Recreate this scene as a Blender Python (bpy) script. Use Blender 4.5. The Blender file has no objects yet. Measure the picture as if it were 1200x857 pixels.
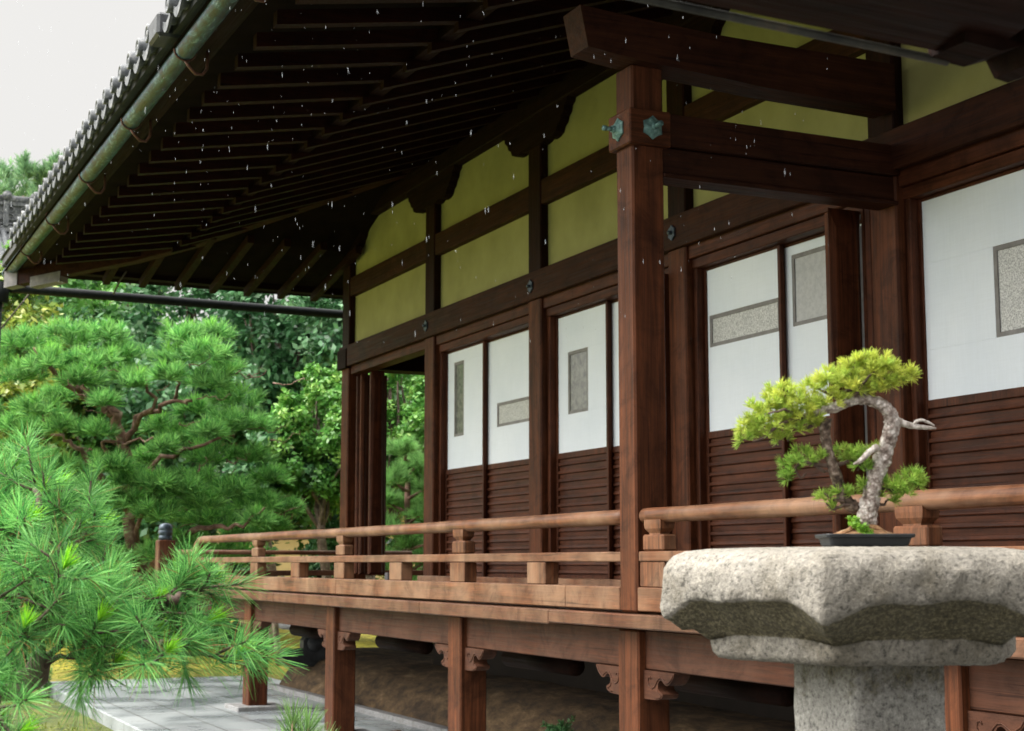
import bpy, math, random
import numpy as np
from mathutils import Vector
R = math.radians
rng = np.random.default_rng(7)
random.seed(7)
SC = bpy.context.scene
COL = SC.collection

# ------------------------------------------------------------------ camera
CZ = 1.53
YAW = R(24.76); PITCH = math.atan(232/1802); F = 1802.0
cam_d = bpy.data.cameras.new("camera"); cam = bpy.data.objects.new("camera", cam_d); COL.objects.link(cam)
cam_d.sensor_width = 36; cam_d.lens = 54.06; cam_d.clip_end = 2000; cam_d.clip_start = 0.05
cam.location = (0, 0, CZ); cam.rotation_euler = (R(90)+PITCH, 0, -YAW)
cam_d.dof.use_dof = True; cam_d.dof.focus_distance = 5.5; cam_d.dof.aperture_fstop = 8.0
SC.camera = cam

# ------------------------------------------------------------------ world: overcast sky
SUN_EL, SUN_AZ = R(46), R(-68)          # azimuth measured from +Y towards +X
sdir = Vector((math.sin(SUN_AZ)*math.cos(SUN_EL), math.cos(SUN_AZ)*math.cos(SUN_EL), math.sin(SUN_EL)))
w = bpy.data.worlds.new("World"); SC.world = w; w.use_nodes = True
nt = w.node_tree; nt.nodes.clear()
def N(t, **k):
    n = nt.nodes.new(t)
    for a, b in k.items(): setattr(n, a, b)
    return n
out = N('ShaderNodeOutputWorld'); bg = N('ShaderNodeBackground'); bg.inputs[1].default_value = 0.1
sky = N('ShaderNodeTexSky', sky_type='NISHITA', sun_disc=False, sun_elevation=SUN_EL, sun_rotation=SUN_AZ)
tc = N('ShaderNodeTexCoord')
sep = N('ShaderNodeSeparateXYZ'); nt.links.new(tc.outputs['Generated'], sep.inputs[0])
zr = N('ShaderNodeMapRange'); nt.links.new(sep.outputs[2], zr.inputs[0])       # sin(elevation) -> cloud brightness
zr.inputs[1].default_value = 0.35; zr.inputs[2].default_value = 1.0; zr.inputs[3].default_value = 8.95; zr.inputs[4].default_value = 52.0
dt = N('ShaderNodeVectorMath', operation='DOT_PRODUCT'); nt.links.new(tc.outputs['Generated'], dt.inputs[0]); dt.inputs[1].default_value = sdir
dr = N('ShaderNodeMapRange', interpolation_type='SMOOTHSTEP'); nt.links.new(dt.outputs['Value'], dr.inputs[0])
dr.inputs[1].default_value = 0.45; dr.inputs[2].default_value = 1.0; dr.inputs[3].default_value = 0.0; dr.inputs[4].default_value = 46.0
ns = N('ShaderNodeTexNoise'); ns.inputs['Scale'].default_value = 2.2; ns.inputs['Detail'].default_value = 3
nt.links.new(tc.outputs['Generated'], ns.inputs['Vector'])
nr = N('ShaderNodeMapRange'); nt.links.new(ns.outputs[0], nr.inputs[0]); nr.inputs[3].default_value = 0.95; nr.inputs[4].default_value = 1.05
ad = N('ShaderNodeMath', operation='ADD'); nt.links.new(zr.outputs[0], ad.inputs[0]); nt.links.new(dr.outputs[0], ad.inputs[1])
mu = N('ShaderNodeMath', operation='MULTIPLY'); nt.links.new(ad.outputs[0], mu.inputs[0]); nt.links.new(nr.outputs[0], mu.inputs[1])
vm = N('ShaderNodeVectorMath', operation='SCALE'); vm.inputs[0].default_value = (1.02, 1.0, 0.965); nt.links.new(mu.outputs[0], vm.inputs['Scale'])
mx = N('ShaderNodeMixRGB'); mx.inputs[0].default_value = 0.06
nt.links.new(vm.outputs[0], mx.inputs[1]); nt.links.new(sky.outputs[0], mx.inputs[2])
nt.links.new(mx.outputs[0], bg.inputs[0]); nt.links.new(bg.outputs[0], out.inputs[0])

sl = bpy.data.lights.new("sun", 'SUN'); sl.energy = 3.0; sl.angle = R(25); sl.color = (1.0, 0.96, 0.9)
sun = bpy.data.objects.new("sun", sl); COL.objects.link(sun)
sun.rotation_euler = (-sdir).to_track_quat('-Z', 'Y').to_euler()
SC.view_settings.view_transform = 'Standard'; SC.view_settings.look = 'None'
SC.view_settings.exposure = 0.0; SC.view_settings.gamma = 1
SC.render.engine = 'CYCLES'
SC.cycles.max_bounces = 8; SC.cycles.diffuse_bounces = 5; SC.cycles.transparent_max_bounces = 8
SC.cycles.use_denoising = True

# ------------------------------------------------------------------ pixel helpers (photo pixel + distance -> real point)
fw = np.array([math.sin(YAW)*math.cos(PITCH), math.cos(YAW)*math.cos(PITCH), math.sin(PITCH)])
rt = np.array([math.cos(YAW), -math.sin(YAW), 0.0]); upv = np.cross(rt, fw)
def at(px, py, D):
    r = fw*F + rt*(px-600) - upv*(py-428.5)
    return r/F*D + np.array([0, 0, CZ])

# ------------------------------------------------------------------ materials
class Mat:
    def __init__(s, name):
        s.m = bpy.data.materials.new(name); s.m.use_nodes = True
        s.t = s.m.node_tree; s.b = s.t.nodes['Principled BSDF']; s.o = s.t.nodes['Material Output']
    def n(s, t, **k):
        x = s.t.nodes.new(t)
        for a, b in k.items():
            if a.startswith('i_'): x.inputs[a[2:].replace('_', ' ')].default_value = b
            else: setattr(x, a, b)
        return x
    def l(s, a, b): s.t.links.new(a, b)
    def coords(s, scale=(1, 1, 1), rand=True):
        c = s.n('ShaderNodeTexCoord'); mp = s.n('ShaderNodeMapping'); mp.inputs['Scale'].default_value = scale
        if rand:
            oi = s.n('ShaderNodeObjectInfo'); k = s.n('ShaderNodeVectorMath', operation='SCALE'); k.inputs['Scale'].default_value = 37.0
            cb = s.n('ShaderNodeCombineXYZ'); s.l(oi.outputs['Random'], cb.inputs[0]); s.l(oi.outputs['Random'], cb.inputs[1]); s.l(oi.outputs['Random'], cb.inputs[2])
            s.l(cb.outputs[0], k.inputs[0]); a = s.n('ShaderNodeVectorMath', operation='ADD'); s.l(c.outputs['Object'], a.inputs[0]); s.l(k.outputs[0], a.inputs[1])
            s.l(a.outputs[0], mp.inputs[0])
        else: s.l(c.outputs['Object'], mp.inputs[0])
        return mp.outputs[0]
    def noise(s, vec, scale, detail=4, rough=0.55, dist=0.0):
        x = s.n('ShaderNodeTexNoise'); x.inputs['Scale'].default_value = scale; x.inputs['Detail'].default_value = detail
        x.inputs['Roughness'].default_value = rough; x.inputs['Distortion'].default_value = dist
        s.l(vec, x.inputs['Vector']); return x.outputs[0]
    def ramp(s, fac, stops):
        x = s.n('ShaderNodeValToRGB'); e = x.color_ramp.elements
        while len(e) < len(stops): e.new(0.5)
        for el, (p, c) in zip(e, stops):
            el.position = p; el.color = (*c, 1) if len(c) == 3 else c
        s.l(fac, x.inputs[0]); return x.outputs[0]
    def mix(s, a, b, fac, mode='MIX'):
        x = s.n('ShaderNodeMixRGB', blend_type=mode)
        for i, v in ((0, fac), (1, a), (2, b)):
            if hasattr(v, 'links'): s.l(v, x.inputs[i])
            elif i == 0: x.inputs[0].default_value = v
            else: x.inputs[i].default_value = (*v, 1)
        return x.outputs[0]
    def bump(s, h, st, dist=0.01):
        x = s.n('ShaderNodeBump'); x.inputs['Strength'].default_value = st; x.inputs['Distance'].default_value = dist
        s.l(h, x.inputs['Height']); s.l(x.outputs[0], s.b.inputs['Normal'])
    def base(s, c):
        if hasattr(c, 'links'): s.l(c, s.b.inputs['Base Color'])
        else: s.b.inputs['Base Color'].default_value = (*c, 1)
    def rough(s, v):
        if hasattr(v, 'links'): s.l(v, s.b.inputs['Roughness'])
        else: s.b.inputs['Roughness'].default_value = v

def wood(name, c, axis, var=0.45, rough=0.5, weather=None, wamt=0.5, spec=0.4):
    """stretched grain along one axis; weather = paler worn colour coming through in patches"""
    m = Mat(name)
    sc = [14, 14, 14]; sc[axis] = 0.7
    v = m.coords(tuple(sc))
    g = m.noise(v, 1.6, 6, 0.65, 0.6)
    sc2 = [90, 90, 90]; sc2[axis] = 2.0
    g2 = m.noise(m.coords(tuple(sc2)), 1.0, 3, 0.6)
    lo = tuple(x*(1-var) for x in c); hi = tuple(min(1, x*(1+var*1.3)) for x in c)
    col = m.ramp(g, [(0.3, lo), (0.5, c), (0.72, hi)])
    fine = m.ramp(g2, [(0.35, (0.72, 0.72, 0.72)), (0.6, (1.1, 1.1, 1.1))])
    col = m.mix(col, fine, 0.8, 'MULTIPLY')
    big = m.noise(m.coords((1, 1, 1)), 1.7, 4, 0.6)
    if weather:
        f = m.ramp(big, [(0.38, (0, 0, 0)), (0.62, (wamt,)*3)])
        col = m.mix(col, weather, f)
    else:
        col = m.mix(col, m.ramp(big, [(0.3, (0.7, 0.7, 0.7)), (0.7, (1.2, 1.2, 1.2))]), 0.7, 'MULTIPLY')
    sc3 = [26, 26, 26]; sc3[axis] = 0.5
    g3 = m.noise(m.coords(tuple(sc3)), 1.0, 2, 0.5, 0.3)      # drying checks: thin dark splits along the grain
    col = m.mix(col, m.ramp(g3, [(0.0, (1, 1, 1)), (0.655, (1, 1, 1)), (0.675, (0.3, 0.26, 0.24)), (0.70, (1, 1, 1))]), 0.85, 'MULTIPLY')
    st = m.noise(m.coords((2.5, 2.5, 2.5)), 1.6, 7, 0.75, 1.0)  # water stains and dirt
    col = m.mix(col, m.ramp(st, [(0.36, (0.50, 0.46, 0.44)), (0.50, (1, 1, 1)), (0.66, (1.25, 1.2, 1.15))]), 0.75, 'MULTIPLY')
    m.base(col)
    m.rough(m.ramp(g2, [(0.3, (rough-0.1,)*3), (0.7, (rough+0.15,)*3)]))
    m.b.inputs['Specular IOR Level'].default_value = spec
    hh = m.n('ShaderNodeMath', operation='ADD'); m.l(g, hh.inputs[0]); m.l(g2, hh.inputs[1])
    m.bump(hh.outputs[0], 0.35, 0.004)
    return m.m
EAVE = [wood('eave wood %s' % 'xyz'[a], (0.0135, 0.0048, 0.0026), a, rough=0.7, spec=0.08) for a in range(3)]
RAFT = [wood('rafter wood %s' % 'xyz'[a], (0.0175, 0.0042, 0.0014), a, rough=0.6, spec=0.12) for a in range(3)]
UPPER = [wood('shade-toned beam wood %s' % 'xyz'[a], (0.036, 0.0118, 0.0052), a, rough=0.6, spec=0.12) for a in range(3)]  # darker copy of the pillar wood: falloff of light under the eaves painted in
M = {}
PILL = [wood('pillar wood %s' % 'xyz'[a], (0.082, 0.0265, 0.0105), a, var=0.55, rough=0.55, spec=0.14) for a in range(3)]
DOORW = [wood('door wood %s' % 'xyz'[a], (0.068, 0.0215, 0.0095), a, rough=0.5, spec=0.14) for a in range(3)]
BEAM = [wood('veranda beam wood %s' % 'xyz'[a], (0.055, 0.0205, 0.0105), a, rough=0.6, weather=(0.085, 0.040, 0.025), wamt=0.6, spec=0.15) for a in range(3)]
RAIL = [wood('worn rail wood %s' % 'xyz'[a], (0.125, 0.049, 0.0215), a, var=0.6, rough=0.5, weather=(0.22, 0.128, 0.076), wamt=0.85, spec=0.25) for a in range(3)]
EDGE = [wood('edge board wood %s' % 'xyz'[a], (0.085, 0.030, 0.0135), a, var=0.65, rough=0.5, weather=(0.165, 0.088, 0.05), wamt=0.75, spec=0.25) for a in range(3)]

def simple(name, stops, scale=8, detail=5, rough=0.8, bump=0.3, bdist=0.01, metal=0, sc=(1, 1, 1), rand=True, nrough=0.6, spec=0.4, dist=0):
    m = Mat(name); v = m.coords(sc, rand); g = m.noise(v, scale, detail, nrough, dist)
    m.base(m.ramp(g, stops)); m.rough(rough); m.b.inputs['Metallic'].default_value = metal
    m.b.inputs['Specular IOR Level'].default_value = spec
    if bump: m.bump(g, bump, bdist)
    return m.m
M['plaster'] = simple('yellow green plaster', [(0.3, (0.27, 0.265, 0.095)), (0.7, (0.36, 0.35, 0.135))], 2.2, 8, 0.9, 0.05, 0.002)
M['tile'] = simple('grey roof tile', [(0.35, (0.045, 0.05, 0.056)), (0.55, (0.12, 0.128, 0.135)), (0.7, (0.27, 0.27, 0.265))], 18, 6, 0.5, 0.3, 0.005)
M['dark_tile'] = simple('dark roof tile', [(0.3, (0.02, 0.022, 0.025)), (0.7, (0.05, 0.055, 0.06))], 14, 6, 0.55, 0.3, 0.005)
M['iron'] = simple('rusty iron', [(0.3, (0.05, 0.025, 0.015)), (0.7, (0.16, 0.07, 0.04))], 30, 4, 0.6, 0.3, 0.002, 0.3)
M['bronze'] = simple('verdigris bronze', [(0.35, (0.05, 0.10, 0.095)), (0.55, (0.13, 0.25, 0.23)), (0.75, (0.27, 0.40, 0.36))], 26, 6, 0.55, 0.4, 0.003, 0.2)
M['newelcap'] = simple('dark bronze cap', [(0.35, (0.03, 0.045, 0.06)), (0.7, (0.09, 0.12, 0.15))], 20, 4, 0.4, 0.1, 0.002, 0.4)
M['pale'] = simple('pale painted timber end', [(0.3, (0.13, 0.125, 0.13)), (0.7, (0.26, 0.245, 0.24))], 9, 5, 0.8, 0.1, 0.002)
M['black'] = simple('painted dark backing', [(0.3, (0.012, 0.008, 0.006)), (0.7, (0.02, 0.013, 0.01))], 4, 3, 0.9, 0)  # near-black colour stands in for unlit depth behind doors and floor
M['darkgutter'] = simple('dark copper gutter', [(0.3, (0.006, 0.008, 0.009)), (0.7, (0.016, 0.02, 0.02))], 14, 4, 0.6, 0.1, 0.002, 0, spec=0.15)
M['darkgutter2'] = simple('dull stained gutter', [(0.35, (0.012, 0.013, 0.011)), (0.55, (0.05, 0.05, 0.04)), (0.72, (0.13, 0.10, 0.06))], 9, 5, 0.6, 0.1, 0.002)
M['board'] = simple('shade-toned boarding', [(0.3, (0.005, 0.003, 0.002)), (0.7, (0.011, 0.006, 0.004))], 5, 4, 0.9, 0.1, spec=0.05)  # shade between the rafters is put into this darker colour
M['rope'] = simple('weathered wire', [(0.3, (0.06, 0.05, 0.045)), (0.7, (0.12, 0.1, 0.09))], 20, 3, 0.7, 0)
M['gwall'] = simple('beige garden wall plaster', [(0.3, (0.42, 0.31, 0.16)), (0.7, (0.52, 0.40, 0.22))], 2, 6, 0.9, 0.1, 0.01)
M['soil'] = simple('bonsai soil and roots', [(0.3, (0.10, 0.05, 0.025)), (0.5, (0.28, 0.15, 0.07)), (0.7, (0.5, 0.34, 0.2))], 60, 6, 0.9, 0.8, 0.01)
M['pot'] = simple('dark glazed pot', [(0.3, (0.008, 0.011, 0.014)), (0.7, (0.022, 0.026, 0.03))], 20, 4, 0.5, 0.1, 0.002)
M['jin'] = simple('bleached deadwood', [(0.38, (0.24, 0.20, 0.17)), (0.62, (0.62, 0.57, 0.53))], 90, 4, 0.7, 0.3, 0.002, sc=(1, 1, 0.3))
M['bark'] = simple('pine bark', [(0.32, (0.07, 0.045, 0.035)), (0.55, (0.20, 0.145, 0.12)), (0.75, (0.42, 0.35, 0.31))], 9, 7, 0.9, 1.0, 0.03)
M['redbark'] = simple('reddish pine limb bark', [(0.32, (0.07, 0.035, 0.024)), (0.55, (0.19, 0.11, 0.08)), (0.75, (0.42, 0.32, 0.26))], 7, 7, 0.9, 0.8, 0.02)
M['darktwig'] = simple('dark twig', [(0.3, (0.04, 0.025, 0.018)), (0.7, (0.13, 0.085, 0.065))], 40, 4, 0.8, 0.3, 0.002)
M['twig'] = simple('brown twig', [(0.3, (0.09, 0.05, 0.03)), (0.7, (0.24, 0.15, 0.10))], 30, 4, 0.8, 0.3, 0.002)
# bonsai bark with grey lichen flakes
m = Mat('flaking bonsai bark'); v = m.coords((1, 1, 1))
vo = m.n('ShaderNodeTexVoronoi'); vo.inputs['Scale'].default_value = 130; m.l(v, vo.inputs['Vector'])
g = m.noise(v, 60, 6, 0.7)
c = m.ramp(g, [(0.35, (0.10, 0.07, 0.055)), (0.48, (0.36, 0.31, 0.28)), (0.60, (0.68, 0.66, 0.63))])
c = m.mix(c, m.ramp(vo.outputs['Distance'], [(0.1, (1.25, 1.2, 1.2)), (0.6, (0.5, 0.45, 0.42))]), 0.8, 'MULTIPLY')
m.base(c); m.rough(0.9); m.bump(vo.outputs['Distance'], 0.8, 0.004); M['bonsaibark'] = m.m; M['stembark'] = simple('dark flaking stem bark', [(0.36, (0.03, 0.02, 0.015)), (0.52, (0.11, 0.075, 0.055)), (0.68, (0.34, 0.28, 0.23))], 75, 6, 0.9, 0.8, 0.004)
# copper gutter with verdigris streaks
m = Mat('verdigris copper gutter'); v = m.coords((1, 1, 1), False)
a = m.noise(m.coords((5, 1.6, 5), False), 2.6, 7, 0.72, 1.2)
c = m.ramp(a, [(0.40, (0.006, 0.015, 0.022)), (0.48, (0.010, 0.040, 0.054)), (0.56, (0.022, 0.088, 0.112)), (0.66, (0.19, 0.29, 0.33))])
b2 = m.noise(m.coords((1, 0.5, 1), False), 12, 5, 0.7)
c = m.mix(c, m.ramp(b2, [(0.35, (0.5, 0.5, 0.5)), (0.62, (1.3, 1.3, 1.3))]), 0.8, 'MULTIPLY')
m.base(c); m.rough(0.45); m.b.inputs['Metallic'].default_value = 0.15; m.bump(a, 0.3, 0.006); M['copper'] = m.m
# paper
m = Mat('white shoji paper'); v = m.coords((1, 1, 1))
g = m.noise(v, 1.4, 4); fb = m.noise(m.coords((1, 40, 3)), 2.0, 3)
fb2 = m.noise(m.coords((1, 3, 60)), 2.0, 3)
c = m.mix(m.ramp(g, [(0.3, (0.70, 0.77, 0.84)), (0.7, (0.78, 0.84, 0.90))]), m.ramp(fb, [(0.3, (0.97,)*3), (0.7, (1.01,)*3)]), 0.9, 'MULTIPLY')
c = m.mix(c, m.ramp(fb2, [(0.3, (0.975,)*3), (0.7, (1.01,)*3)]), 0.9, 'MULTIPLY')
m.base(c); m.rough(0.85); M['paper'] = m.m
# frosted glass
def frosted(name, lo, hi, scale, rough):
    m = Mat(name); v = m.coords((1, 1, 1))
    g = m.noise(v, scale, 4, 0.75); m.base(m.ramp(g, [(0.38, lo), (0.6, hi)])); m.rough(rough)
    m.b.inputs['Specular IOR Level'].default_value = 0.5; m.bump(g, 0.3, 0.002); return m.m
M['frost'] = frosted('speckled frosted glass', (0.22, 0.23, 0.225), (0.62, 0.63, 0.61), 95, 0.4)
M['frost2'] = frosted('cloudy frosted glass', (0.36, 0.37, 0.38), (0.44, 0.45, 0.455), 25, 0.5)
M['frost3'] = frosted('clear patterned glass', (0.10, 0.11, 0.10), (0.22, 0.23, 0.2), 16, 0.16)
M['greyframe'] = simple('grey stained inner frame', [(0.3, (0.16, 0.155, 0.15)), (0.7, (0.23, 0.225, 0.22))], 12, 3, 0.7, 0)
# granite
def granite(name, c, mossy=False, scale=1.0):
    m = Mat(name); v = m.coords((1, 1, 1), False)
    g = m.noise(v, 85*scale, 3, 0.8); b = m.noise(v, 7*scale, 6, 0.65)
    col = m.ramp(g, [(0.34, tuple(x*0.32 for x in c)), (0.45, tuple(x*0.82 for x in c)), (0.56, c), (0.68, tuple(min(1, x*1.35) for x in c))])
    vo = m.n('ShaderNodeTexVoronoi'); vo.inputs['Scale'].default_value = 170*scale; m.l(v, vo.inputs['Vector'])
    col = m.mix(col, m.ramp(vo.outputs['Distance'], [(0.15, (0.45, 0.42, 0.4)), (0.3, (1, 1, 1))]), 0.55, 'MULTIPLY')
    col = m.mix(col, m.ramp(b, [(0.33, (0.66, 0.63, 0.56)), (0.5, (1.0, 1.0, 1.0)), (0.7, (1.15, 1.14, 1.12))]), 0.85, 'MULTIPLY')
    if mossy:
        ge = m.n('ShaderNodeNewGeometry'); sp = m.n('ShaderNodeSeparateXYZ'); m.l(ge.outputs['True Normal'], sp.inputs[0])
        # algae grows on the overhanging belly of the slab
        am = m.n('ShaderNodeAttribute', attribute_name='Algae')
        mm = m.n('ShaderNodeMath', operation='ADD'); m.l(am.outputs['Fac'], mm.inputs[0])
        bb = m.n('ShaderNodeMath', operation='MULTIPLY_ADD'); m.l(m.noise(v, 22, 5, 0.7), bb.inputs[0]); bb.inputs[1].default_value = 0.9; bb.inputs[2].default_value = -0.45
        m.l(bb.outputs[0], mm.inputs[1])
        fac = m.ramp(mm.outputs[0], [(0.40, (0, 0, 0)), (0.62, (0.86,)*3)])
        moss = m.ramp(m.noise(v, 120, 4, 0.8), [(0.38, (0.024, 0.019, 0.007)), (0.50, (0.075, 0.062, 0.026)), (0.64, (0.22, 0.19, 0.11))])
        col = m.mix(col, moss, fac)
    m.base(col); m.rough(0.85)
    h = m.n('ShaderNodeMath', operation='ADD'); m.l(g, h.inputs[0]); m.l(b, h.inputs[1])
    m.bump(h.outputs[0], 0.9, 0.005); return m.m
M['granite'] = granite('grey granite', (0.255, 0.235, 0.20), True)
M['granite2'] = granite('pale granite column', (0.30, 0.29, 0.265), True)
M['footstone'] = granite('foot stone', (0.25, 0.25, 0.25))
# wet paving
m = Mat('wet granite paving'); v = m.coords((1, 1, 1), False)
mp = m.n('ShaderNodeMapping'); mp.inputs['Rotation'].default_value = (0, 0, R(90)); m.l(v, mp.inputs[0])
br = m.n('ShaderNodeTexBrick'); m.l(mp.outputs[0], br.inputs['Vector']); br.offset = 0.43
br.inputs['Scale'].default_value = 1.0; br.inputs['Brick Width'].default_value = 1.15; br.inputs['Row Height'].default_value = 0.46
br.inputs['Mortar Size'].default_value = 0.008; br.inputs['Color1'].default_value = (0.26, 0.285, 0.295, 1); br.inputs['Color2'].default_value = (0.20, 0.225, 0.235, 1); br.inputs['Mortar'].default_value = (0.07, 0.07, 0.065, 1)
g = m.noise(v, 60, 4, 0.8); b = m.noise(v, 1.1, 4, 0.5)
c = m.mix(br.outputs['Color'], m.ramp(g, [(0.35, (0.7,)*3), (0.6, (1.15,)*3)]), 0.7, 'MULTIPLY')
c = m.mix(c, m.ramp(b, [(0.38, (0.72, 0.73, 0.75)), (0.6, (1.12, 1.1, 1.06))]), 0.9, 'MULTIPLY')
m.base(c); m.rough(m.ramp(b, [(0.4, (0.18,)*3), (0.6, (0.55,)*3)])); m.bump(g, 0.15, 0.003); M['paving'] = m.m
# moss
m = Mat('moss and grass'); v = m.coords((1, 1, 1), False)
a = m.noise(v, 0.9, 6, 0.7); b = m.noise(v, 45, 4, 0.8)
c = m.ramp(a, [(0.33, (0.035, 0.055, 0.014)), (0.48, (0.07, 0.098, 0.016)), (0.6, (0.13, 0.145, 0.022)), (0.72, (0.07, 0.05, 0.03))])
sx = m.n('ShaderNodeSeparateXYZ'); m.l(v, sx.inputs[0]); fy = m.n('ShaderNodeMapRange'); m.l(sx.outputs[1], fy.inputs[0]); fy.inputs[1].default_value = 21; fy.inputs[2].default_value = 25
c = m.mix(c, m.ramp(a, [(0.33, (0.11, 0.13, 0.02)), (0.5, (0.34, 0.30, 0.02)), (0.66, (0.40, 0.33, 0.06)), (0.75, (0.2, 0.15, 0.08))]), fy.outputs[0])
fx = m.n('ShaderNodeMapRange'); m.l(sx.outputs[1], fx.inputs[0]); fx.inputs[1].default_value = 9; fx.inputs[2].default_value = 6
c = m.mix(c, (0.055, 0.055, 0.05), fx.outputs[0])  # unseen ground by the camera greyed to cut green bounce light
b3 = m.noise(v, 7, 7, 0.75)
c = m.mix(c, m.ramp(b3, [(0.36, (0.35, 0.42, 0.4)), (0.5, (1, 1, 1)), (0.62, (1.7, 1.6, 1.2))]), 0.9, 'MULTIPLY')
c = m.mix(c, m.ramp(b, [(0.3, (0.45,)*3), (0.65, (1.25,)*3)]), 0.85, 'MULTIPLY')
m.base(c); m.rough(0.95); m.bump(b3, 1.0, 0.05); M['moss'] = m.m
# earth bank
m = Mat('rammed earth bank'); v = m.coords((1, 1, 1), False)
a = m.noise(m.coords((2.0, 0.75, 1.6), False), 4.0, 9, 0.72, 0.2); b = m.noise(v, 1.3, 4)
c = m.ramp(a, [(0.36, (0.028, 0.017, 0.008)), (0.5, (0.085, 0.052, 0.024)), (0.60, (0.15, 0.095, 0.045)), (0.72, (0.25, 0.185, 0.12))])
c = m.mix(c, m.ramp(b, [(0.35, (0.6, 0.55, 0.5)), (0.6, (1.1, 1.1, 1.1))]), 0.8, 'MULTIPLY')
m.base(c); m.rough(0.95); m.bump(a, 0.6, 0.03); M['bank'] = m.m
# rain drops
m = Mat('rain drop water'); m.base((0.75, 0.8, 0.83)); m.rough(0.3); m.b.inputs['Alpha'].default_value = 0.16; m.b.inputs['Specular IOR Level'].default_value = 0.2
M['rain'] = m.m
def leafmat(name, rough=0.45, trans=0.35, spec=0.4):
    m = Mat(name); at_ = m.n('ShaderNodeAttribute', attribute_name='Col')
    m.base(at_.outputs['Color']); m.rough(rough); m.b.inputs['Specular IOR Level'].default_value = spec
    tr = m.n('ShaderNodeBsdfTranslucent'); m.l(at_.outputs['Color'], tr.inputs[0])
    ms = m.n('ShaderNodeMixShader'); ms.inputs[0].default_value = trans
    m.l(m.b.outputs[0], ms.inputs[1]); m.l(tr.outputs[0], ms.inputs[2]); m.l(ms.outputs[0], m.o.inputs[0]); return m.m
M['needle'] = leafmat('pine needles', 0.5, 0.35, 0.2)
M['leaf'] = leafmat('broad leaves', 0.32, 0.3, 0.5)

# ------------------------------------------------------------------ mesh + scene-graph helpers
WL = {}                                   # world location of each object we parent to
def mesh_np(name, V, Fq, mat, smooth=False, col=None, alg=None):
    me = bpy.data.meshes.new(name); V = np.asarray(V, np.float32); Fq = np.asarray(Fq, np.int32)
    k = Fq.shape[1]; n = len(Fq)
    me.vertices.add(len(V)); me.vertices.foreach_set('co', V.ravel())
    me.loops.add(n*k); me.loops.foreach_set('vertex_index', Fq.ravel())
    me.polygons.add(n); me.polygons.foreach_set('loop_start', np.arange(n)*k); me.polygons.foreach_set('loop_total', np.full(n, k))
    if smooth: me.polygons.foreach_set('use_smooth', np.ones(n, bool))
    if col is not None:
        a = me.color_attributes.new('Col', 'FLOAT_COLOR', 'POINT')
        c = np.ones((len(V), 4), np.float32); c[:, :3] = col; a.data.foreach_set('color', c.ravel())
    me.update(calc_edges=True); me.materials.append(mat); return me

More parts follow.
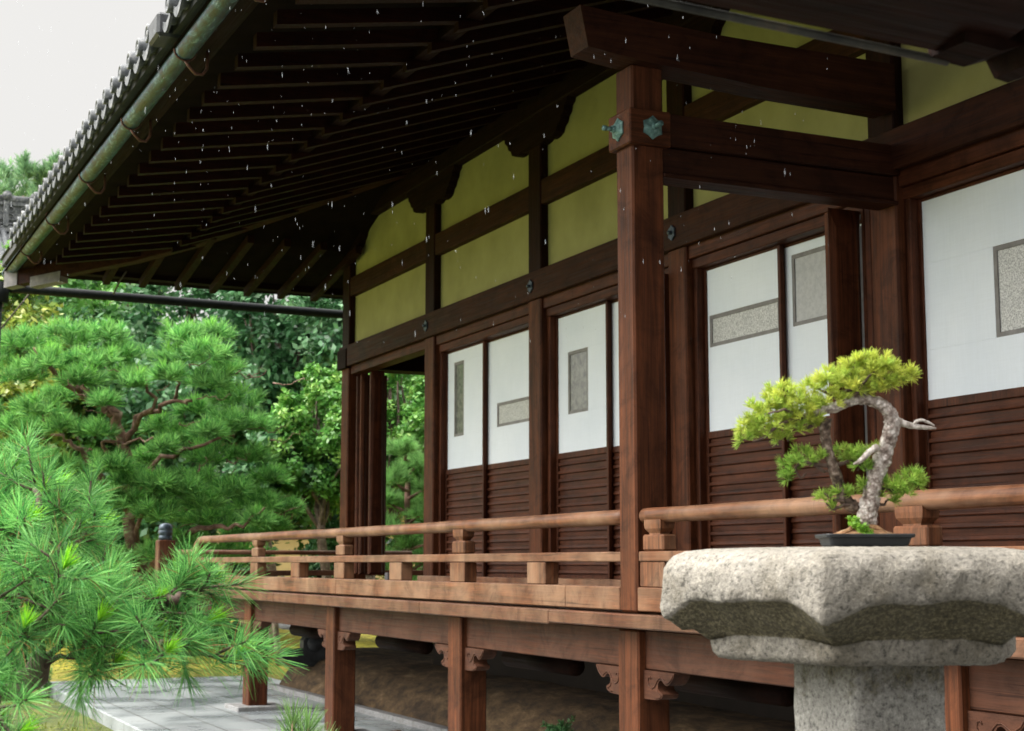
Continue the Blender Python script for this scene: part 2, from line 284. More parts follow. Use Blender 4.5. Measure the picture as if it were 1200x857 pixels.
class MB:
    """collects polygons in real coordinates, then becomes one mesh object"""
    def __init__(s): s.v = []; s.f = []; s.sm = []
    def add(s, vs, fs, smooth=False):
        o = len(s.v); s.v += [tuple(p) for p in vs]; s.f += [tuple(i+o for i in f) for f in fs]; s.sm += [smooth]*len(fs); return s
    def box(s, x0, x1, y0, y1, z0, z1, c=0.004):
        """box with chamfered edges"""
        d = min(x1-x0, y1-y0, z1-z0); c = min(c, d*0.3)
        vs = []; idx = {}
        for i, X in enumerate((x0, x1)):
            for j, Y in enumerate((y0, y1)):
                for k, Z in enumerate((z0, z1)):
                    sx, sy, sz = (1, -1)[i], (1, -1)[j], (1, -1)[k]
                    idx[i, j, k, 0] = len(vs); vs.append((X, Y+sy*c, Z+sz*c))
                    idx[i, j, k, 1] = len(vs); vs.append((X+sx*c, Y, Z+sz*c))
                    idx[i, j, k, 2] = len(vs); vs.append((X+sx*c, Y+sy*c, Z))
        fs = []
        def q(a, flip): fs.append(a[::-1] if flip else a)
        for i in (0, 1): q([idx[i, 0, 0, 0], idx[i, 0, 1, 0], idx[i, 1, 1, 0], idx[i, 1, 0, 0]], i == 1)
        for j in (0, 1): q([idx[0, j, 0, 1], idx[1, j, 0, 1], idx[1, j, 1, 1], idx[0, j, 1, 1]], j == 1)
        for k in (0, 1): q([idx[0, 0, k, 2], idx[0, 1, k, 2], idx[1, 1, k, 2], idx[1, 0, k, 2]], k == 1)
        for i in (0, 1):
            for j in (0, 1): q([idx[i, j, 0, 0], idx[i, j, 0, 1], idx[i, j, 1, 1], idx[i, j, 1, 0]], (i+j) % 2 == 1)
            for k in (0, 1): q([idx[i, 0, k, 2], idx[i, 0, k, 0], idx[i, 1, k, 0], idx[i, 1, k, 2]], (i+k) % 2 == 1)
        for j in (0, 1):
            for k in (0, 1): q([idx[0, j, k, 1], idx[0, j, k, 2], idx[1, j, k, 2], idx[1, j, k, 1]], (j+k) % 2 == 1)
        for i in (0, 1):
            for j in (0, 1):
                for k in (0, 1): q([idx[i, j, k, 0], idx[i, j, k, 1], idx[i, j, k, 2]], (i+j+k) % 2 == 0)
        return s.add(vs, fs)
    def tube(s, pts, rad, seg=10, jit=0.0, cap=True):
        P = np.array(pts, float); n = len(P); r = np.broadcast_to(np.array(rad, float), (n,)) if np.ndim(rad) == 0 or len(np.atleast_1d(rad)) == n else None
        T = np.gradient(P, axis=0); T /= np.linalg.norm(T, axis=1)[:, None]+1e-9
        u = np.cross(T[0], (0.13, 0.31, 0.94)); 
        if np.linalg.norm(u) < 0.1: u = np.cross(T[0], (1, 0, 0))
        u /= np.linalg.norm(u); vs = []
        for i in range(n):
            u = u-T[i]*(u@T[i]); u /= np.linalg.norm(u)+1e-9; b = np.cross(T[i], u)
            for k in range(seg):
                a = 2*math.pi*k/seg; rr = r[i]*(1+(rng.random()-.5)*2*jit)
                vs.append(P[i]+(u*math.cos(a)+b*math.sin(a))*rr)
        fs = [(i*seg+k, i*seg+(k+1) % seg, (i+1)*seg+(k+1) % seg, (i+1)*seg+k) for i in range(n-1) for k in range(seg)]
        if cap: fs += [tuple(range(seg))[::-1], tuple((n-1)*seg+k for k in range(seg))]
        return s.add(vs, fs, True)
    def lathe(s, c, prof, seg=24):
        """prof: (radius, z) list around a vertical axis through c"""
        vs = [(c[0]+r*math.cos(2*math.pi*k/seg), c[1]+r*math.sin(2*math.pi*k/seg), c[2]+z) for r, z in prof for k in range(seg)]
        n = len(prof)
        fs = [(i*seg+k, i*seg+(k+1) % seg, (i+1)*seg+(k+1) % seg, (i+1)*seg+k) for i in range(n-1) for k in range(seg)]
        fs += [tuple(range(seg))[::-1], tuple((n-1)*seg+k for k in range(seg))]
        return s.add(vs, fs, True)
    def prism(s, poly, axis, a, b):
        """extrude a 2-D outline; axis 0: poly in (y,z); axis 1: poly in (x,z); axis 2: (x,y)"""
        def P(p, t): return {0: (t, p[0], p[1]), 1: (p[0], t, p[1]), 2: (p[0], p[1], t)}[axis]
        n = len(poly); vs = [P(p, a) for p in poly]+[P(p, b) for p in poly]
        fs = [tuple(range(n))[::-1], tuple(range(n, 2*n))]+[(i, (i+1) % n, n+(i+1) % n, n+i) for i in range(n)]
        return s.add(vs, fs)
    def mesh(s, name, mat, origin=(0, 0, 0)):
        me = bpy.data.meshes.new(name)
        me.from_pydata([(a-origin[0], b-origin[1], c-origin[2]) for a, b, c in s.v], [], s.f)
        me.polygons.foreach_set('use_smooth', s.sm); me.materials.append(mat)
        import bmesh
        bm = bmesh.new(); bm.from_mesh(me); bmesh.ops.recalc_face_normals(bm, faces=bm.faces); bm.to_mesh(me); bm.free()
        me.update(); return me
def link(name, me, parent=None, wloc=(0, 0, 0)):
    o = bpy.data.objects.new(name, me); COL.objects.link(o)
    pl = WL[parent.name] if parent else (0, 0, 0)
    o.parent = parent; o.location = [wloc[i]-pl[i] for i in range(3)]; WL[o.name] = tuple(wloc); return o
def part(name, mb, mat, parent=None, wloc=(0, 0, 0)):
    """mb in real coordinates; object origin at wloc"""
    return link(name, mb.mesh(name, mat, wloc), parent, wloc)
def again(src, parent, wloc):
    """copy of a part (and its sub-parts) at another place"""
    c = src.copy(); COL.objects.link(c); c.parent = parent; pl = WL[parent.name]; c.location = [wloc[i]-pl[i] for i in range(3)]
    WL[c.name] = tuple(wloc)
    for ch in list(src.children):
        d = ch.copy(); COL.objects.link(d); d.parent = c
        WL[d.name] = tuple(wloc[i]+ch.location[i] for i in range(3))
    return c
def root(name, label, cat, loc=(0, 0, 0), group=None, kind=None):
    o = bpy.data.objects.new(name, None); COL.objects.link(o); o.location = loc; o.empty_display_size = 0.2
    WL[o.name] = tuple(loc); tag(o, label, cat, group, kind); return o
def tag(o, label, cat, group=None, kind=None):
    o['label'] = label; o['category'] = cat
    if group: o['group'] = group
    if kind: o['kind'] = kind
    return o

# ------------------------------------------------------------------ ground, paving
g = MB()
xs = np.concatenate([[-400, -120, -40, -15], np.linspace(-6, 14, 41), [20, 40, 120, 400]])
ys = np.concatenate([[-400, -100, -20], np.linspace(-4, 48, 105), [60, 120, 400]])
def gz(x, y):
    z = -0.13+0.02*math.sin(x*1.7+y*.9)+0.015*math.sin(x*3.1-y*2.3)
    if y > 22.5 and -6 < x < 30: z += 0.45*min(1, (y-22.5)/8)*(0.5+0.5*math.sin(x*.8+1)**2)
    if 2.95 < x and y < 21.2: z = -0.13
    return z
vs = [(x, y, gz(x, y)) for y in ys for x in xs]; nx = len(xs)
g.add(vs, [(j*nx+i, j*nx+i+1, (j+1)*nx+i+1, (j+1)*nx+i) for j in range(len(ys)-1) for i in range(nx-1)], True)
o = part('ground', g, M['moss']); o['kind'] = 'structure'; o['label'] = 'yellow green mossy ground of the garden'
g = MB(); g.box(2.97, 5.9, -3, 21.1, -0.3, 0.0, 0.012)
o = part('paving', g, M['paving']); o['kind'] = 'structure'; o['label'] = 'wet grey granite paving beside the veranda'

# ================================================================== THE HALL
XE, XW, XD = 4.33, 6.25, 6.40
hall = root('temple_hall', 'dark timber temple hall with deep tiled eaves, yellow green plaster and raised veranda', 'temple hall', (XW, 18.6, 0))
def hp(name, mb, mat, wloc=(0, 0, 0), parent=None): return part(name, mb, mat, parent or hall, wloc)

def up(Y): return 0.012*max(0, Y-8)**1.02 if Y > 8 else 0.0     # eaves sweep up towards the far corner
CX, CY = 2.25, 20.35                                              # roof corner
def under(x, y):
    """height of the eave boarding underside"""
    d = min(x-CX, CY-y)
    s = 5.11+0.16*d if d < 1.7 else 5.11+0.272+0.34*(d-1.7)
    return s+up(min(y, 20))*0.9
# roof boarding + tiled surface as one shell
gx = np.unique(np.concatenate([np.linspace(2.2, 8.2, 31), [9, 10, 11]])); gy = np.concatenate([np.linspace(1.0, 18, 35), np.linspace(18.2, 20.45, 12)])
rb = MB(); nx = len(gx)
vs = [(x, y, under(x, y)) for y in gy for x in gx]
rb.add(vs, [(j*nx+i, j*nx+i+1, (j+1)*nx+i+1, (j+1)*nx+i) for j in range(len(gy)-1) for i in range(nx-1)])
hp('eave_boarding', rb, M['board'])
rf = MB(); vs = [(x-0.04, y+0.02, under(x, y)+0.17+0.12*min(1, (x-2.2))) for y in gy for x in gx]
rf.add(vs, [(j*nx+i, j*nx+i+1, (j+1)*nx+i+1, (j+1)*nx+i) for j in range(len(gy)-1) for i in range(nx-1)])
rf.add([(11, 1, 8.6), (11, 12, 8.6), (11, 20.47, 5.2), (11, 20.47, 5.6), (11, 1, 7.9)], [(0, 1, 2, 3, 4)])
roof = hp('roof', rf, M['tile'])
# eave edge: layered battens (kayaoi, urago)
def sweep(name, x0, x1, z0, z1, y0, y1, mat, parent=None, n=24, base=5.11):
    mb = MB(); Y = np.linspace(y0, y1, n); vs = []
    for y in Y:
        u = base+up(min(y, 20))*0.9
        vs += [(x0, y, u+z0), (x1, y, u+z0), (x1, y, u+z1), (x0, y, u+z1)]
    fs = [(i*4+k, i*4+(k+1) % 4, i*4+4+(k+1) % 4, i*4+4+k) for i in range(n-1) for k in range(4)]+[(0, 3, 2, 1), ((n-1)*4, (n-1)*4+1, (n-1)*4+2, (n-1)*4+3)]
    mb.add(vs, fs); return hp(name, mb, mat, parent=parent)
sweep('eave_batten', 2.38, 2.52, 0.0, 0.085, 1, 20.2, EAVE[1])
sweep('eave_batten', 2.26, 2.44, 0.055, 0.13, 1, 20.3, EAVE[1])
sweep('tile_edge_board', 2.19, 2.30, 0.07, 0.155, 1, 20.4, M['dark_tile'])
# far eave edge
def sweepx(name, y0, y1, z0, z1, x0, x1, mat, n=20):
    mb = MB(); vs = []
    for x in np.linspace(x0, x1, n):
        u = 5.11+up(20)*0.9*max(0.0, 1-0.06*(x-2.2))
        vs += [(x, y0, u+z0), (x, y1, u+z0), (x, y1, u+z1), (x, y0, u+z1)]
    fs = [(i*4+k, i*4+(k+1) % 4, i*4+4+(k+1) % 4, i*4+4+k) for i in range(n-1) for k in range(4)]+[(0, 3, 2, 1), ((n-1)*4, (n-1)*4+1, (n-1)*4+2, (n-1)*4+3)]
    mb.add(vs, fs); return hp(name, mb, mat)
sweepx('eave_batten', 20.05, 20.2, 0.0, 0.08, 2.4, 9.0, EAVE[0])
sweepx('tile_edge_board', 20.2, 20.42, 0.06, 0.15, 2.2, 9.0, M['dark_tile'])
# round end tiles and the pan tiles between them
tm = MB(); segs = 16
def disc(mb, c, r, depth, n=16, rise=0.3):
    """a half-round cover tile with a rimmed round face towards -x"""
    prof = [(0, 0.012), (r*.30, 0.012), (r*.36, 0.004), (r*.66, 0.004), (r*.74, 0.016), (r, 0.014), (r, 0)]
    vs = []
    for rr, t in prof:
        for k in range(n):
            a = 2*math.pi*k/n; vs.append((c[0]-t, c[1]+rr*math.cos(a), c[2]+rr*math.sin(a)))
    fs = [(i*n+k, i*n+(k+1) % n, (i+1)*n+(k+1) % n, (i+1)*n+k) for i in range(1, len(prof)-1) for k in range(n)]
    fs.append(tuple(n+k for k in range(n)))
    b = len(prof)-1; vs += [(c[0]+depth, c[1]+r*.92*math.cos(2*math.pi*k/n), c[2]+rise*depth+r*.92*math.sin(2*math.pi*k/n)) for k in range(n)]
    fs += [(b*n+k, b*n+(k+1) % n, (b+1)*n+(k+1) % n, (b+1)*n+k) for k in range(n)]
    mb.add(vs, fs, True)
tb = MB(); disc(tb, (0, 0, 0), 0.068, 1.6, rise=0.20)
pb = MB()       # pan tile lip: hanging crescent
n = 9; arc = [(-0.125+0.25*i/(n-1), -0.045*math.sin(math.pi*i/(n-1))) for i in range(n)]
poly = [(a, b+0.012) for a, b in arc]+[(a, b-0.030-0.028*math.sin(math.pi*(i/(n-1)))) for i, (a, b) in list(enumerate(arc))[::-1]]
pb.prism(poly, 0, -0.012, 0.008); poly2 = [(a, b+0.012) for a, b in arc]+[(a, b-0.006) for a, b in arc[::-1]]
pb.add([(x, a, b+(0.2*x if x > 0 else 0)) for x in (0.008, 1.5) for a, b in poly2], [tuple(range(n*2))[::-1], tuple(range(n*2, n*4))]+[(i, (i+1) % (2*n), 2*n+(i+1) % (2*n), 2*n+i) for i in range(2*n)])
tdm = tb.mesh('round_tile', M['tile']); pdm = pb.mesh('pan_tile', M['tile'])
Y = 2.2; k = 0; sp = 0.345
first = True
while Y < 20.3 and k < 49:
    z = 5.105+0.155+up(min(Y, 20))*0.9
    if not (10.4 < Y < 10.75):
        link('round_tile', tdm, hall, (2.10, Y, z+0.035))
        link('pan_tile', pdm, hall, (2.13, Y+sp/2, z-0.005))
    Y += sp; k += 1
blk = MB(); blk.box(2.08, 2.3, 10.42, 10.72, 5.19, 5.36, 0.02); hp('ridge_block', blk, M['dark_tile'])
# tiles of the far edge, seen from beneath at the corner
for i, x in enumerate(np.arange(2.35, 5.5, 0.345)):
    b = MB(); b.tube([(x, 20.46, 5.42), (x, 19.4, 5.62)], 0.066, 12); hp('round_tile', b, M['tile'])

# rafters ------------------------------------------------
def rafter_mesh(name, x0, x1, z0, slope, wd, ht, axis, mat):
    mb = MB(); L = x1-x0; h = wd/2
    pts = [(0, 0), (L, L*slope), (L, L*slope+ht), (0, ht)]
    if axis == 'x': mb.prism(pts, 1, -h, h)
    else: mb.prism([(-a, b) for a, b in pts], 0, -h, h)
    return mb.mesh(name, mat)
Y = 2.95; SP = 0.497
fly_full = rafter_mesh('flying_rafter', 2.65, 4.15, 0, 0.17, 0.085, 0.10, 'x', RAFT[0])
base_full = rafter_mesh('base_rafter', 3.93, 6.6, 0, 0.34, 0.085, 0.10, 'x', RAFT[0])
ys_r = []
y = 8.943
while y > 1.2: y -= SP
y += SP
while y < 19.3: ys_r.append(y); y += SP
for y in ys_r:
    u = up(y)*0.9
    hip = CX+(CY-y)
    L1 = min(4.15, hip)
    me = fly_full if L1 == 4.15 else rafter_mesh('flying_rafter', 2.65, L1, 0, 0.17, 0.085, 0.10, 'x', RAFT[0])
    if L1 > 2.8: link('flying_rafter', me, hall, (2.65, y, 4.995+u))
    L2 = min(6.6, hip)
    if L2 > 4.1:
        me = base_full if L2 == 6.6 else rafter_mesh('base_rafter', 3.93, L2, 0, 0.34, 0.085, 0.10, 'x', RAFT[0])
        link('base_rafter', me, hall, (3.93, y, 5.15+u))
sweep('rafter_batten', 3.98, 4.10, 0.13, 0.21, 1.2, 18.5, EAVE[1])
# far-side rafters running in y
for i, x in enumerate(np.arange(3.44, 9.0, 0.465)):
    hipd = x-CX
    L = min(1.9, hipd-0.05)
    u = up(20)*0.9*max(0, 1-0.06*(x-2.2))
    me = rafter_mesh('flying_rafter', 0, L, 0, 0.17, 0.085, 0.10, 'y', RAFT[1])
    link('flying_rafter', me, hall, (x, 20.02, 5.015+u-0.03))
# hip rafter with pale capped end
hb = MB(); n = 8; vs = []
for i in range(n):
    a = 0.12+i/(n-1)*4.4; x, y = CX+a, CY-a; z = under(x, y)-0.02; h = 0.075
    d = 0.7071*h
    vs += [(x-d, y-d, z-0.2), (x+d, y+d, z-0.2), (x+d, y+d, z), (x-d, y-d, z)]
hb.add(vs, [(i*4+k, i*4+(k+1) % 4, i*4+4+(k+1) % 4, i*4+4+k) for i in range(n-1) for k in range(4)]+[(0, 3, 2, 1), (4*n-4, 4*n-3, 4*n-2, 4*n-1)])
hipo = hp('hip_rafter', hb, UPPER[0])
cb = MB(); d0 = 0.02
for (s0, s1, zz0, zz1, hw) in ((0.02, 0.16, -0.23, 0.03, 0.09), (0.30, 0.62, -0.29, -0.16, 0.085)):
    vs = []
    for s_ in (s0, s1):
        x, y = CX+s_, CY-s_; z = under(x, y); d = .7071*hw
        vs += [(x-d, y-d, z+zz0), (x+d, y+d, z+zz0), (x+d, y+d, z+zz1), (x-d, y-d, z+zz1)]
    cb.add(vs, [(0, 1, 5, 4), (1, 2, 6, 5), (2, 3, 7, 6), (3, 0, 4, 7), (0, 3, 2, 1), (4, 5, 6, 7)])
part('pale_end_cap', cb, M['pale'], hipo)

# gutter ------------------------------------------------
XG = 2.30
def gutz(y): return np.interp(y, [1, 9.5, 13.4, 16.7, 18.5, 21], [5.13, 5.125, 5.15, 5.21, 5.25, 5.29])
gb = MB(); Y = np.linspace(1.0, 20.75, 60); gb.tube([(XG, y, gutz(y)) for y in Y], 0.074, 20, 0.012)
gut = hp('copper_gutter', gb, M['copper'])
b = MB(); y = 7.2
for y in (7.3, 8.9, 10.5, 12.46, 14.55, 16.75, 18.8):
    z = gutz(y); b = MB()
    b.tube([(XG+0.079*math.cos(a), y, z+0.079*math.sin(a)) for a in np.linspace(0, 2*math.pi, 20)], 0.008, 6, cap=False)
    b.tube([(XG+dx, y, z+dz) for dx, dz in ((0.0, -0.08), (0.03, -0.12), (0.075, -0.165), (0.125, -0.165), (0.155, -0.12), (0.16, -0.06), (0.155, 0.04))], 0.011, 8)
    part('gutter_hook', b, M['iron'], gut)
b = MB(); b.tube([(2.22, 20.72, 5.10), (4.3, 20.72, 5.08), (6.8, 20.72, 5.06), (9.5, 20.72, 5.04)], 0.062, 14)
hp('far_gutter', b, M['darkgutter'])
b = MB(); b.tube([(2.22, 20.72, 5.16), (2.22, 20.72, 4.9)], [0.12, 0.10], 14); b.tube([(2.2, 20.72, 4.93), (2.17, 20.72, 0.0)], 0.05, 12)
hp('downpipe', b, M['darkgutter'])
b = MB(); b.tube([at(50, 325, 20.4), at(22, 360, 20.5), at(-8, 396, 20.6)], 0.012, 6); hp('stay_wire', b, M['rope']); b = MB(); b.tube([at(148, 318, 20), at(140, 330, 20.1), at(133, 345, 20.2)], 0.012, 6)
hp('stay_wire', b, M['rope'])

# pillars ------------------------------------------------
PY = [(18.53, 18.80), (15.62, 15.89), (12.91, 13.18), (10.28, 10.55), (7.70, 7.97), (5.0, 5.27), (2.3, 2.57)]
for a, bq in PY:
    b = MB(); b.box(XW, XW+0.27, a, bq, 1.0, 4.03, 0.012)
    hp('pillar', b, PILL[2], (XW, a, 1.0))
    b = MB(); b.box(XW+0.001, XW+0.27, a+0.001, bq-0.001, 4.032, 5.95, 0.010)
    hp('shade_toned_pillar_top', b, RAFT[2], (XW, a, 4.03))  # upper part of the pillar; eave shade is put into its darker wood
for a, bq in PY[:2]:
    b = MB(); b.box(XW+2.75, XW+3.0, a, bq, 1.0, 5.95, 0.012); hp('pillar', b, PILL[2], (XW+2.75, a, 1.0))
# wall plate, tie beams, lintels
b = MB(); b.box(XW-0.03, XW+0.30, 1, 19.3, 5.82, 6.03, 0.01); hp('wall_plate', b, EAVE[1])
b = MB(); b.box(XW-0.3, 12, 18.55, 18.80, 5.80, 6.0, 0.01); hp('wall_plate', b, EAVE[0])
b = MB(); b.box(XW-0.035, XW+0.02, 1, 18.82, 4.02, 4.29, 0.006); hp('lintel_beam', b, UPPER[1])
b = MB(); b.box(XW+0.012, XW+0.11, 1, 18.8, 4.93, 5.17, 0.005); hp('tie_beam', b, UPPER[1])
b = MB(); b.box(XW+0.03, XW+0.2, 1, 18.52, 3.92, 4.05, 0.005); hp('door_head', b, DOORW[1])
b = MB(); b.box(XW+0.06, XW+0.24, 1, 15.6, 3.84, 3.918, 0.005); hp('door_head', b, DOORW[1])
b = MB(); b.box(XW+0.085, XW+0.12, 1, 18.8, 4.0, 6.0, 0.002); hp('plaster_panel', b, M['plaster'])
b = MB(); b.box(XW+0.30, 12, 18.60, 18.66, 4.2, 6.0, 0.002); hp('plaster_panel', b, M['plaster'])
b = MB(); b.box(XW-0.05, 12, 18.5, 18.84, 4.0, 4.25, 0.004); hp('lintel_beam', b, EAVE[0])
# bronze nail covers on the lintel
for Y in (15.75, 13.04, 10.41, 7.83):
    b = MB(); 
    b.prism([(Y+0.055*math.cos(a)*(1 if i % 2 else .8), 4.15+0.065*math.sin(a)*(1 if i % 2 else .8)) for i, a in enumerate(np.linspace(0, 2*math.pi, 12, endpoint=False))], 0, XW-0.05, XW-0.036)
    b.tube([(XW-0.05, Y, 4.15), (XW-0.08, Y, 4.15)], 0.016, 8); hp('nail_cover', b, M['newelcap'])
# bracket arms below the wall plate (scalloped cloud outline)
def arm(yc):
    h = [(-.74, 0), (-.74, -.02), (-.72, -.07), (-.67, -.10), (-.655, -.15), (-.60, -.185), (-.575, -.235), (-.52, -.26), (-.49, -.31), (-.42, -.335), (-.34, -.34), (-.28, -.325), (-.2, -.345)]
    pl = [(yc+a, 5.86+z_) for a, z_ in h]+[(yc-a, 5.86+z_) for a, z_ in h[::-1]]
    b = MB(); b.prism(pl, 0, XW-0.01, XW+0.17); return b
for a, bq in PY[:6]: hp('bracket_arm', arm((a+bq)/2), EAVE[1])
# interior: dark lining, ceiling and floor
b = MB(); b.box(XW+0.36, XW+0.42, 1.0, 15.64, 0.8, 6.2, 0.002); hp('inner_wall', b, M['black'])  # unseen, added to block light behind the doors
b = MB(); b.box(XW+0.05, 12, 15.64, 15.70, 1.2, 6.0, 0.002); hp('inner_wall', b, DOORW[2])
b = MB(); b.box(XW+0.13, 12, 15.72, 18.49, 4.27, 4.33, 0.002); hp('ceiling', b, EAVE[0])
b = MB(); b.box(XW+0.05, 12, 15.7, 18.9, 1.15, 1.30, 0.004); hp('inner_floor', b, DOORW[0])
b = MB(); b.box(XW-0.02, XW+0.34, 1, 15.6, 1.31, 1.37, 0.004); hp('sill', b, DOORW[1])
b = MB(); b.box(XW-0.20, XW-0.03, 2, 15.55, 1.255, 1.40, 0.006); hp('step_board', b, RAIL[1])

# sliding doors --------------------------------------------
def door(y0, y1, insert=None, fm='frost', zt=3.838, zb=1.375, x=XD):
    """plain leaf: paper above, battened panel below; y0<y1"""
    zp = 2.545; st = 0.036; b = MB()
    for a in (y0, y1-st): b.box(x-0.018, x+0.018, a, a+st, zb, zt)
    b.box(x-0.016, x+0.016, y0+st, y1-st, zp-0.055, zp); b.box(x-0.016, x+0.016, y0+st, y1-st, zb, zb+0.05)
    b.box(x-0.016, x+0.016, y0+st, y1-st, zt-0.02, zt)
    d = hp('sliding_door', b, DOORW[2], (x, y0, zb))
    if insert is None:
        p = MB(); p.box(x-0.004, x+0.004, y0+st, y1-st, zp, zt-0.02, 0.0005)
    else:
        a0, a1, c0, c1 = insert; p = MB()
        a0 = max(a0, y0+st); a1 = min(a1, y1-st)
        if c0 > zp+0.01: p.box(x-0.004, x+0.004, y0+st, y1-st, zp, c0, 0.0005)
        if c1 < zt-0.03: p.box(x-0.004, x+0.004, y0+st, y1-st, c1, zt-0.02, 0.0005)
        if a0 > y0+st+.01: p.box(x-0.004, x+0.004, y0+st, a0, c0+0.0005, c1-0.0005, 0.0005)
        if a1 < y1-st-.01: p.box(x-0.004, x+0.004, a1, y1-st, c0+0.0005, c1-0.0005, 0.0005)
        q = MB(); q.box(x+0.006, x+0.011, a0+0.012, a1-0.012, c0+0.012, c1-0.012, 0.0005); part('frosted_window', q, M[fm], d)
        q = MB(); t = 0.03
        for aa, ab, ca, cc in ((a0, a1, c0, c0+t), (a0, a1, c1-t, c1), (a0, a0+t, c0+t, c1-t), (a1-t, a1, c0+t, c1-t)):
            if ab-aa > 0 and cc-ca > 0: q.box(x-0.002, x+0.008, aa, ab, ca, cc, 0.001)
        part('window_frame', q, M['greyframe'], d)
    part('paper_panel', p, M['paper'], d)
    s_ = MB(); z = zb+0.05; nst = 14; pitch = (zp-0.055-z)/nst
    s_.box(x+0.004, x+0.012, y0+st, y1-st, z, zp-0.055, 0.001)
    for i in range(nst):      # sloped battens: each catches light on its upper lip
        zz = z+pitch*i
        s_.prism([(x+0.004, zz+0.012), (x-0.012, zz+0.014), (x-0.015, zz+0.020), (x-0.009, zz+pitch*0.55), (x+0.004, zz+pitch*0.58)], 1, y0+st, y1-st)
    part('slat_panel', s_, DOORW[1], d)
    return d
def frame(y0, y1):
    
    for a in (y0, y1-0.055): b = MB(); b.box(XW+0.07, XW+0.22, a, a+0.055, 1.37, 3.84); hp('door_jamb', b, DOORW[2])
# bay A
frame(13.18, 15.62); door(14.54, 15.58, (15.10, 15.37, 2.89, 3.70), 'frost3'); door(13.20, 14.60, (13.30, 14.335, 2.915, 3.16), x=XD+0.045)
# bay B
frame(10.55, 12.91); door(11.83, 12.86, (12.23, 12.63, 2.895, 3.475), 'frost3'); door(10.57, 11.89, None, x=XD+0.045)
# bay C
frame(7.97, 10.28); door(9.18, 10.23, (9.2, 10.17, 3.205, 3.455)); door(7.99, 9.24, (8.5, 9.12, 3.225, 3.75), 'frost2', x=XD+0.045)
# bay D and on
frame(5.27, 7.70); door(6.30, 7.66, (6.55, 7.00, 2.86, 3.41)); door(5.29, 6.36, None, x=XD+0.045)
frame(2.57, 5.0); door(3.7, 4.95); door(2.6, 3.76, None, x=XD+0.045)

# opened folding leaves --------------------------------------
def leaf(x0, x1, y0, t, z1, mat=PILL[2], bevel=0.07):
    b = MB(); b.prism([(x0, 1.40), (x1, 1.40), (x1, z1), (x0, z1-0.03)], 1, y0+0.02, y0+t)
    c = 0.04; 
    # raised near face with mitred top
    b.add([(x0, y0+.02, 1.40), (x1, y0+.02, 1.40), (x1, y0+.02, z1), (x0, y0+.02, z1), (x0+.02, y0, 1.42), (x1-.02, y0, 1.42), (x1-.045, y0, z1-.13), (x0+.045, y0, z1-.13)],
          [(0, 1, 5, 4), (1, 2, 6, 5), (2, 3, 7, 6), (3, 0, 4, 7), (4, 5, 6, 7)])
    return hp('folding_leaf', b, mat)
leaf(6.055, 6.31, 8.13, 0.06, 3.86); leaf(6.285, 6.33, 8.06, 0.04, 3.90); leaf(6.20, 6.38, 8.26, 0.05, 3.86, DOORW[2])
b = MB(); b.box(6.26, 6.42, 7.98, 8.035, 1.4, 3.9); hp('leaf_hanging_strip', b, DOORW[2]); b = MB(); b.box(6.285, 6.292, 8.10, 8.125, 1.4, 3.75, .001); hp('leaf_edge_strip', b, M['greyframe'])
leaf(6.06, 6.38, 10.60, 0.05, 3.86, DOORW[2]); leaf(6.02, 6.3, 10.70, 0.05, 3.86, DOORW[2])
leaf(6.32, 6.50, 17.85, 0.06, 3.90, DOORW[2]); leaf(6.30, 6.38, 18.15, 0.05, 3.90, PILL[2]); leaf(6.40, 6.46, 18.05, 0.05, 3.90, DOORW[2]); leaf(6.30, 6.7, 18.3, 0.05, 3.9, DOORW[2])
b = MB(); b.box(6.50, 6.58, 17.7, 17.8, 1.30, 1.42, .01); hp('door_stop_block', b, M['pale'])

# porch post and its beams ------------------------------------
b = MB(); b.box(XE, XE+0.215, 7.70, 7.90, 1.254, 4.47, 0.012); hp('porch_post', b, PILL[2], (XE, 7.7, 1.25))
b = MB(); b.box(XE-0.035, XE+0.245, 7.662, 7.93, 3.975, 4.19, 0.008); nose = hp('beam_nose', b, PILL[0])
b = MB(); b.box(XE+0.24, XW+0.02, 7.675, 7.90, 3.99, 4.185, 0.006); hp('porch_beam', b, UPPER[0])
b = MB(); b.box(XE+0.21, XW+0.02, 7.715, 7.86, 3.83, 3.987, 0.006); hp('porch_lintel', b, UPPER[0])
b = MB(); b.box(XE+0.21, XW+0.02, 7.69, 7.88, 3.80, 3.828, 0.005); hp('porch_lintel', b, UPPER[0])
def ub(x): return float(np.interp(x, [3.97, 4.29, 5.24, 6.3], [4.505, 4.47, 4.415, 4.40]))
def ut(x): return float(np.interp(x, [3.93, 4.18, 4.85, 6.3], [4.745, 4.73, 4.70, 4.70]))
xs_ = np.linspace(4.0, 6.21, 16)
b = MB(); pl = [(x, ub(x)) for x in xs_]+[(x, ut(x)) for x in xs_[::-1]]; pl[-1] = (3.95, ut(3.95))
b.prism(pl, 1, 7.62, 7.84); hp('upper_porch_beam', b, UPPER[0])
b = MB(); b.box(XE-0.02, XE+0.235, 4.0, 14, 4.76, 4.95, 0.01)   # purlin above is lost in the eave shade
